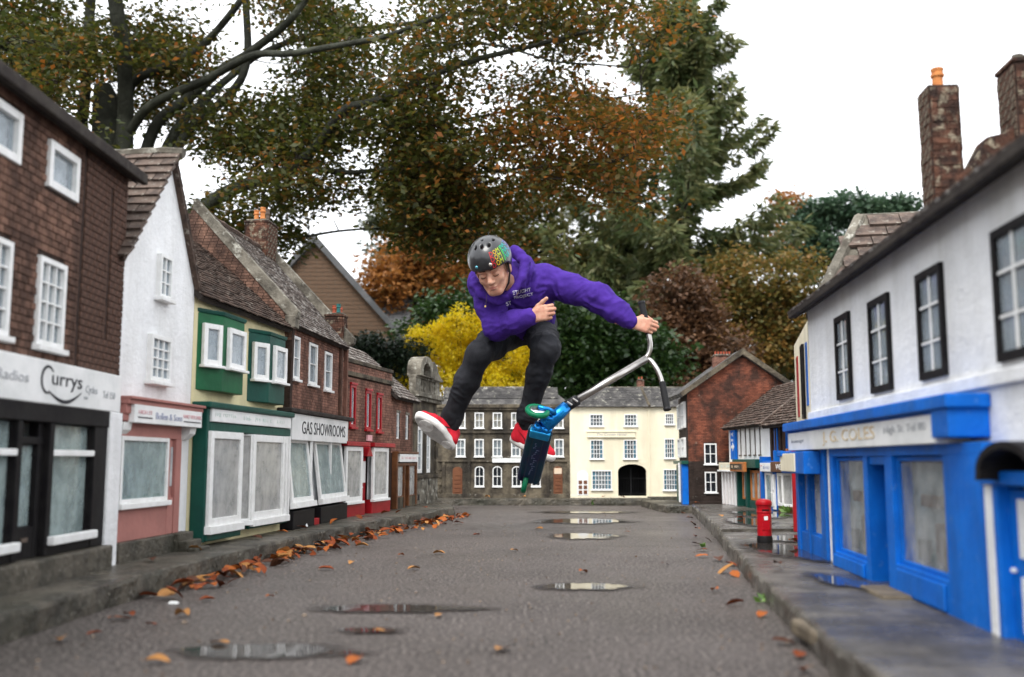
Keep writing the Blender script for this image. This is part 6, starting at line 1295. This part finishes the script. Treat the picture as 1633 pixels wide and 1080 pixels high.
CL, YJ = at(912, 643, 4.82), at(1031, 572, 4.90); sdir_ = (YJ - CL).normalized()
sp(MB().tube([CL - sdir_ * .03, YJ], .0185, 16), 'bar_tube', silver)
G2a, G2b = at(1052, 600, 4.87), at(1061, 650, 4.82)
def smoothpath(P, n=8):
    Q = []
    for i in range(len(P) - 1):
        p0, p1, p2, p3 = P[max(i - 1, 0)], P[i], P[i + 1], P[min(i + 2, len(P) - 1)]
        for k in range(n): t = k / n; Q.append(0.5 * ((2 * p1) + (p2 - p0) * t + (2 * p0 - 5 * p1 + 4 * p2 - p3) * t * t + (3 * p1 - p0 - 3 * p2 + p3) * t ** 3))
    return Q + [P[-1]]
sp(MB().tube(smoothpath([YJ - sdir_ * .02, at(1034, 565, 4.90), at(1037, 553, 4.90), G_LOW, Lr(G_LOW, G_TOP, .3), Lr(G_LOW, G_TOP, .6)], 6), .0118, 12), 'handlebar', silver); sp(MB().tube(smoothpath([YJ - sdir_ * .02, at(1036, 574, 4.90), at(1047, 588, 4.88), at(1054, 604, 4.87), at(1057, 618, 4.86)], 6), .0118, 12), 'handlebar', silver)
def gripbar(a, b):
    n = 26; m = MB().tube([Lr(a, b, k / (n - 1)) for k in range(n)], [.0155 + (.0018 if k % 2 else 0) for k in range(n)], 12); o = sp(m, 'grip', grip)
    d = (b - a).normalized(); MB().tube([b - d * .004, b + d * .006], .019, 12).build('bar_end', clampm, o)
gripbar(Lr(G_LOW, G_TOP, .12), G_TOP); gripbar(at(1056, 610, 4.86), at(1064, 652, 4.81))
cl_ = sp(MB().tube([CL - sdir_ * .028, CL + sdir_ * .032], .027, 16), 'clamp', clampm)
for k in (-1, 1): MB().tube([CL + sdir_ * .016 * k + Vector((-.012, -.03, .012)), CL + sdir_ * .016 * k + Vector((.012, -.03, -.004))], .006, 8).build('bolt', silver, cl_)
HB = at(867, 680, 4.79)
sp(MB().tube([CL - sdir_ * .03, Lr(CL, HB, .45), HB], [.029, .032, .039], 16), 'head_tube', bluean)
WC = at(857, 656, 4.73)
wax = Vector((.16, -.48, .86)).normalized()             # axle
fk = MB()
for k in (-1, 1): fk.tube([at(884, 664, 4.77) + wax * .018 * k, at(872, 660, 4.75) + wax * .024 * k, WC + wax * .022 * k], [.014, .012, .010], 8)
sp(fk, 'fork', bluean)
def wheel(c, ax, r=.060, w=.013):
    Rm = ax.to_track_quat('Z', 'Y').to_matrix().to_4x4(); o = MB().lathe([(r * .66, -w), (r * .9, -w * .95), (r * .98, -w * .5), (r, 0), (r * .98, w * .5), (r * .9, w * .95), (r * .66, w), (r * .66, -w)], 30).build('wheel', greenpu, sc, smooth=True); o.location = sinv @ c; o.rotation_euler = Rm.to_euler()
    MB().lathe([(r * .2, -w * .9), (r * .66, -w * .7), (r * .66, w * .7), (r * .2, w * .9)], 24).build('hub', corem, o, smooth=True); MB().lathe([(.001, -w * 1.3), (.008, -w * 1.3), (.008, w * 1.3), (.001, w * 1.3)], 12).build('axle_bolt', clampm, o)
wheel(WC, wax)
DF, DR = at(862, 688, 4.80), at(842, 767, 5.12); dd = (DR - DF).normalized(); wv = Vector((1, .10, -.32)); wv = (wv - dd * wv.dot(dd)).normalized(); nv = dd.cross(wv)
if nv.y > 0: nv = -nv                                   # underside faces the camera
def deckpt(t, w, n): return Lr(DF, DR, t) + wv * w + nv * n
mb = MB(); sect = [(-.056, -.030), (-.060, -.008), (-.056, .006), (-.046, .012), (-.030, .008), (-.022, .014), (.022, .014), (.030, .008), (.046, .012), (.056, .006), (.060, -.008), (.056, -.030)]; m = len(sect); ts = (0.0, .03, .97, 1.0)
for i, t in enumerate(ts):
    for a, b_ in sect: mb.v.append(T_(deckpt(t, a * (.9 if i in (0, 3) else 1), b_)))
for i in range(3):
    for k in range(m): k2 = (k + 1) % m; mb.f.append((i * m + k, i * m + k2, (i + 1) * m + k2, (i + 1) * m + k))
mb.f.append(tuple(reversed(range(m)))); mb.f.append(tuple(3 * m + k for k in range(m))); dk = sp(mb, 'deck', deckm, smooth=False)
bm = bmesh.new(); bm.from_mesh(dk.data); bmesh.ops.recalc_face_normals(bm, faces=bm.faces); bm.to_mesh(dk.data); bm.free()
sp(MB().quadbox([deckpt(t, w, n) for n in (-.034, -.0305) for t, w in ((.05, -.05), (.05, .05), (.95, .05), (.95, -.05))]), 'grip_tape', grip, smooth=False)
mb = MB(); rs_ = random.Random(4)                      # worn deck graphic, no longer readable
for k in range(16):
    t0 = .2 + .04 * k; w0 = rs_.uniform(-.016, .004); w1 = w0 + rs_.uniform(.006, .018)
    for a, b_ in ((t0, t0 + .008), (t0 + .008, t0 + .024)):
        ww = (w0, w1) if b_ - a < .01 else (w0, w0 + .003); mb.quadbox([deckpt(t, w, n) - sc.location for n in (.0138, .0148) for t, w in ((a, ww[0]), (a, ww[1]), (b_, ww[1]), (b_, ww[0]))])
tag(mb.build('deck_graphic', pm('deck_print', (.16, .20, .36), None, rough=.3, metal=.3), sc), kind='stuff')
nk = MB(); 
for k in (-1, 1): nk.tube([HB + Vector((0, 0, .0)) + wv * .016 * k, Lr(HB, deckpt(.04, 0, 0), .55) + wv * .022 * k, deckpt(.10, .026 * k, -.002)], [.030, .026, .014], 8)
sp(nk, 'neck', bluean); sp(MB().quadbox([deckpt(t, w, n) for n in (-.01, .022) for t, w in ((-.03, -.05), (-.03, .05), (.10, .048), (.10, -.048))]), 'neck_gusset', pm('light_blue_alloy', (.02, .38, .75), (.015, .30, .65), 20, .3, metal=.6), smooth=False, bevel=.006)
RWc = deckpt(1.03, -.012, .006); wheel(RWc, wv, .055, .013); sp(MB().tube([deckpt(.92, -.03, .0), deckpt(1.0, -.03, -.05), deckpt(1.10, -.03, -.045)], [.012, .012, .008], 8), 'brake', clampm)
# ------------------------------------------------------------------ puddles
wm = bpy.data.materials.new('puddle_water'); wm.use_nodes = True; N = wm.node_tree.nodes; L = wm.node_tree.links; b = N['Principled BSDF']
b.inputs['Base Color'].default_value = (.035, .031, .028, 1); b.inputs['Roughness'].default_value = .03; b.inputs['IOR'].default_value = 1.33; b.inputs['Specular IOR Level'].default_value = .9
tcn = N.new('ShaderNodeTexCoord'); nz = N.new('ShaderNodeTexNoise'); nz.inputs['Scale'].default_value = 28; L.new(tcn.outputs['Object'], nz.inputs['Vector'])
bp = N.new('ShaderNodeBump'); bp.inputs['Strength'].default_value = .12; bp.inputs['Distance'].default_value = .002; L.new(nz.outputs['Fac'], bp.inputs['Height']); L.new(bp.outputs[0], b.inputs['Normal'])
at_ = N.new('ShaderNodeAttribute'); at_.attribute_name = 'rim'; n2 = N.new('ShaderNodeTexNoise'); n2.inputs['Scale'].default_value = 35; n2.inputs['Detail'].default_value = 6; L.new(tcn.outputs['Object'], n2.inputs['Vector'])
n2.inputs['Scale'].default_value = 17; n2.inputs['Roughness'].default_value = .7
sc2 = N.new('ShaderNodeMath'); sc2.operation = 'MULTIPLY_ADD'; sc2.inputs[1].default_value = 1.7; sc2.inputs[2].default_value = -.35; L.new(n2.outputs['Fac'], sc2.inputs[0])
ad = N.new('ShaderNodeMath'); ad.operation = 'ADD'; L.new(at_.outputs['Fac'], ad.inputs[0]); L.new(sc2.outputs[0], ad.inputs[1])
mr = N.new('ShaderNodeMapRange'); mr.inputs[1].default_value = .92; mr.inputs[2].default_value = 1.08; L.new(ad.outputs[0], mr.inputs[0])
m2 = N.new('ShaderNodeMapRange'); m2.inputs[1].default_value = .45; m2.inputs[2].default_value = .95; m2.inputs[4].default_value = .7; L.new(ad.outputs[0], m2.inputs[0])
dmp = N.new('ShaderNodeBsdfPrincipled'); dmp.inputs['Base Color'].default_value = (.034, .028, .025, 1); dmp.inputs['Roughness'].default_value = .38     # damp margin
tr_ = N.new('ShaderNodeBsdfTransparent'); m3 = N.new('ShaderNodeMixShader'); L.new(m2.outputs[0], m3.inputs[0]); L.new(tr_.outputs[0], m3.inputs[1]); L.new(dmp.outputs[0], m3.inputs[2])
ms = N.new('ShaderNodeMixShader'); L.new(mr.outputs[0], ms.inputs[0]); L.new(m3.outputs[0], ms.inputs[1]); L.new(b.outputs[0], ms.inputs[2]); L.new(ms.outputs[0], N['Material Output'].inputs['Surface'])
def puddle(x, y, rx, ry, rot=0, z=.004):
    rx *= 1.2; ry *= 1.15
    V = [(0, 0, 0)]; n = 40; att = [1.0]
    for q, a_ in ((.5, .75), (.8, .4), (1.0, .0)):
        for k in range(n):
            w = 6.2832 * k / n; g = 1 + .28 * noise.noise(Vector((math.cos(w) * 1.6 + x * 3, math.sin(w) * 1.6 + y * 3, 0))) + .1 * noise.noise(Vector((math.cos(w) * 5, math.sin(w) * 5, x)))
            V.append((rx * q * g * math.cos(w), ry * q * g * math.sin(w), 0)); att.append(a_)
    F = [(0, 1 + k, 1 + (k + 1) % n) for k in range(n)]
    for r_ in range(2):
        for k in range(n): a = 1 + r_ * n + k; c = 1 + r_ * n + (k + 1) % n; F.append((a, a + n, c + n, c))
    me = bpy.data.meshes.new('puddle'); me.from_pydata(V, [], F); me.attributes.new('rim', 'FLOAT', 'POINT').data.foreach_set('value', att)
    o = link('puddle', me, wm); o.location = (x, y, z); o.rotation_euler = (0, 0, rot); return tag(o, kind='structure')
puddle(-.47, 1.95, .17, .085); puddle(-.28, 2.50, .20, .07); puddle(-.30, 2.18, .07, .035); puddle(.21, 2.93, .13, .08); puddle(.34, 4.86, .17, .20); puddle(.42, 6.05, .28, .26); puddle(.52, 7.1, .35, .16);
puddle(.945, 3.5, .125, .36, .08, .0565); puddle(1.15, 4.95, .10, .34, -.1, .0685); puddle(1.13, 4.0, .15, .2, 0, .0565); puddle(1.38, 5.6, .16, .45, -.1, .0685); puddle(.84, 2.6, .05, .2, .1, .0565)

# ------------------------------------------------------------------ fallen leaves, litter and weeds
LF = [pm('fallen_leaf_orange', (.44, .125, .022), (.30, .075, .016), 40, .5, .001, 120), pm('fallen_leaf_rust', (.27, .058, .014), (.17, .04, .012), 40, .45, .001, 120), pm('fallen_leaf_brown', (.11, .04, .02), (.07, .028, .016), 40, .4, .001, 120), pm('fallen_leaf_tan', (.46, .23, .075), (.36, .16, .05), 40, .5, .001, 120)]
def leaf_shape(i):
    rs = random.Random(i); mb = MB(); n = 7; cu, tw = rs.uniform(.2, .9), rs.uniform(-.4, .4); kx = rs.uniform(.2, .8)
    for k in range(n):
        t = k / (n - 1); w = .30 * math.sin(math.pi * min(1, t * .95 + .03)) ** .75 * (1 + .12 * rs.uniform(-1, 1)) + .004
        for s in (-1, -.5, 0, .5, 1):
            x = t - .5; z = .10 * cu * math.sin(math.pi * t) * (1 - .2 * s) + kx * .22 * (abs(s) ** 1.6) * w / .3 + tw * .16 * s * (t - .5) + .02 * rs.uniform(-1, 1)
            mb.v.append((x, s * w * (1 - .12 * kx), z))
    for k in range(n - 1):
        for j in range(4): a = k * 5 + j; mb.f.append((a, a + 5, a + 6, a + 1))
    for k, (x) in enumerate((-.5, -.58, -.68)): mb.v += [(x, .008, .01 + .02 * k), (x, -.008, .01 + .02 * k)]
    b0 = n * 5; mb.f += [(b0, b0 + 1, b0 + 3, b0 + 2), (b0 + 2, b0 + 3, b0 + 5, b0 + 4)]
    return mb.mesh('fallen_leaf', True)
LSH = [[(lambda m, c: (m.materials.append(c), m)[1])(leaf_shape(10 * i + j), LF[j]) for j in range(4)] for i in range(5)]
def fallen(x, y, s, z=.004, tilt=.25, label='brown fallen leaf', grp='fallen leaves', c=None):
    me = random.choice(LSH)[c if c is not None else random.choice((0, 0, 1, 1, 2, 3))]; o = link('fallen_leaf', me); o.scale = (s, s, s * random.uniform(.7, 1.3)); o.location = (x, y, z)
    o.rotation_euler = (random.gauss(0, tilt), random.gauss(0, tilt), random.uniform(0, 6.28)); return tag(o, label, 'leaf', grp)
KE = [(-1.004, 2.02), (-0.992, 2.47), (-0.944, 3.16), (-0.838, 4.29), (-0.648, 5.34), (-0.46, 6.2), (-0.373, 6.59)]
def kerb_x(y):
    for a, b in zip(KE[:-1], KE[1:]):
        if a[1] <= y <= b[1]: return a[0] + (b[0] - a[0]) * (y - a[1]) / (b[1] - a[1])
    return KE[0][0] if y < 2 else KE[-1][0]
for (yc, sp, n, wd) in ((2.85, .12, 18, .13), (3.2, .10, 20, .12), (3.65, .14, 24, .11), (4.0, .14, 26, .12), (4.4, .2, 28, .15), (4.9, .25, 32, .16), (5.4, .25, 28, .15), (5.9, .25, 26, .14), (6.3, .2, 20, .14)):
    for _ in range(n):
        y = random.gauss(yc, sp); x = kerb_x(y) + .015 + abs(random.gauss(0, wd * .55)); fallen(x, y, random.uniform(.032, .066), .005 + random.random() * .018, .28, 'one of the orange-brown leaves drifted along the left kerb', 'leaves drifted along the left kerb')
for (px, py) in ((95, 1025), (190, 990), (205, 985), (240, 1000), (290, 985), (330, 960), (150, 1015), (600, 1010), (700, 985), (640, 888), (700, 885), (560, 900), (430, 955), (520, 910), (820, 880), (565, 1058), (250, 1060), (760, 855), (350, 1030), (660, 910), (930, 915), (1000, 850), (860, 845), (800, 1040)):
    p = at(px, py, 1); d = p - Vector((0, 0, CAMZ)); q = Vector((0, 0, CAMZ)) + d * (CAMZ / -d.z); fallen(q.x, q.y, random.uniform(.03, .05), .006, .12, 'single tan or rust leaf lying loose on the wet road', 'loose leaves on the road', random.choice((0, 3, 3, 1)))
for (px, py, s) in ((1155, 915, .075), (1145, 895, .06), (1110, 870, .05), (1120, 880, .05), (1130, 865, .045), (1112, 845, .04), (1108, 858, .04), (1100, 828, .05), (1105, 838, .05), (1060, 903, .035), (1140, 945, .035), (1172, 967, .045), (1250, 1030, .045), (1275, 1050, .04), (1285, 1075, .035), (1215, 985, .04), (1120, 890, .05), (1090, 820, .05), (1172, 920, .05), (1165, 903, .05)):
    p = at(px, py, 1); d = p - Vector((0, 0, CAMZ)); q = Vector((0, 0, CAMZ)) + d * (CAMZ / -d.z); fallen(q.x, q.y, s, .008, .3, 'rust leaf lying in the gutter of the right kerb', 'leaves along the right kerb')
for (px, py) in ((1268, 845), (1150, 826), (1240, 905), (1265, 868), (1180, 830), (1225, 845)):
    p = at(px, py, 1); d = p - Vector((0, 0, CAMZ)); q = Vector((0, 0, CAMZ)) + d * ((CAMZ - .06) / -d.z); fallen(q.x, q.y, .045, .072, .15, 'tan leaf lying on the wet right pavement', 'leaves on the right pavement')
for (x, y) in ((-1.06, 3.4), (-1.08, 3.05), (-.95, 4.2), (-.93, 4.5), (-.86, 4.9), (-.8, 5.3), (-.66, 5.9), (-.98, 3.9), (-.72, 5.75), (-.55, 6.4), (.1, 8.28), (.75, 8.28), (-.2, 8.25), (.9, 8.22), (1.3, 7.1)):
    fallen(x, y, .05, .068, .2, 'rust leaf lying on the left or far pavement', 'leaves on the pavements')
grit = MB()                                          # small crumbs of litter and gravel
for _ in range(700):
    y = random.uniform(1.7, 8.0); x = random.uniform(-.9 if y < 4 else -.6, .6 if y < 3 else .9); s = random.uniform(.001, .0035) * (1.6 if random.random() < .05 else 1)
    grit.quadbox([(x - s, y - s, .001), (x + s, y - s * .6, .001), (x + s, y + s, .001), (x - s * .7, y + s, .001), (x - s * .6, y - s * .6, .001 + s), (x + s * .6, y - s * .4, .001 + s), (x + s * .6, y + s * .5, .001 + s), (x - s * .5, y + s * .6, .001 + s)])
tag(grit.build('gravel', pm('grit', (.22, .17, .13), (.10, .07, .05), 60, .7)), 'scattered grit and leaf crumbs on the road', None, None, 'stuff')
def litter(name, label, x, y, z, pts):
    o = MB().quadbox(pts).build(name, M['white'], None, .001); o.location = (x, y, z); return tag(o, label, 'litter')
litter('paper_scrap', 'crumpled white paper scrap on the left pavement below the showroom', -.965, 4.62, .062, [(-.03, -.012, 0), (.03, -.02, 0), (.035, .012, 0), (-.02, .015, 0), (-.025, -.01, .012), (.025, -.012, .008), (.03, .008, .016), (-.02, .012, .006)])
litter('white_pebble', 'small white pebble on the road near the left kerb', -.86, 2.60, .0, [(-.012, -.008, 0), (.012, -.009, 0), (.014, .008, 0), (-.012, .008, 0), (-.008, -.004, .006), (.008, -.005, .007), (.009, .004, .006), (-.008, .005, .006)])
def weed(x, y, z, s, label):
    n = 26; P = np.tile(np.array([[x, y, z]]), (n, 1)) + rng.normal(size=(n, 3)) * np.array([s * .25, s * .25, .002]); P[:, 2] = np.maximum(P[:, 2], z)
    A = rng.normal(size=(n, 3)) * .7; A[:, 2] = np.abs(A[:, 2]) + .6; Nn = rng.normal(size=(n, 3)); Nn[:, 2] += .4
    o = leaf_mesh('weed', P, A, Nn, s * rng.uniform(.6, 1.2, n), .22, rng.random(n), leaf_mat('weed_leaves', [(0, (.05, .12, .02)), (1, (.16, .28, .05))], .3)); del o['kind']; tag(o, label, 'plant')
weed(.655, 2.62, .002, .03, 'tuft of green weed in the gutter of the right kerb'); weed(.80, 4.25, .002, .02, 'small green weed at the right road edge near the leaves'); weed(1.57, 5.75, .066, .05, 'bright green weed at the foot of the timber house'); weed(1.5, 6.0, .066, .03, 'tiny weed between the post box and the blue shop'); weed(.66, 8.21, .004, .05, 'low green weed at the far kerb below the hotel')
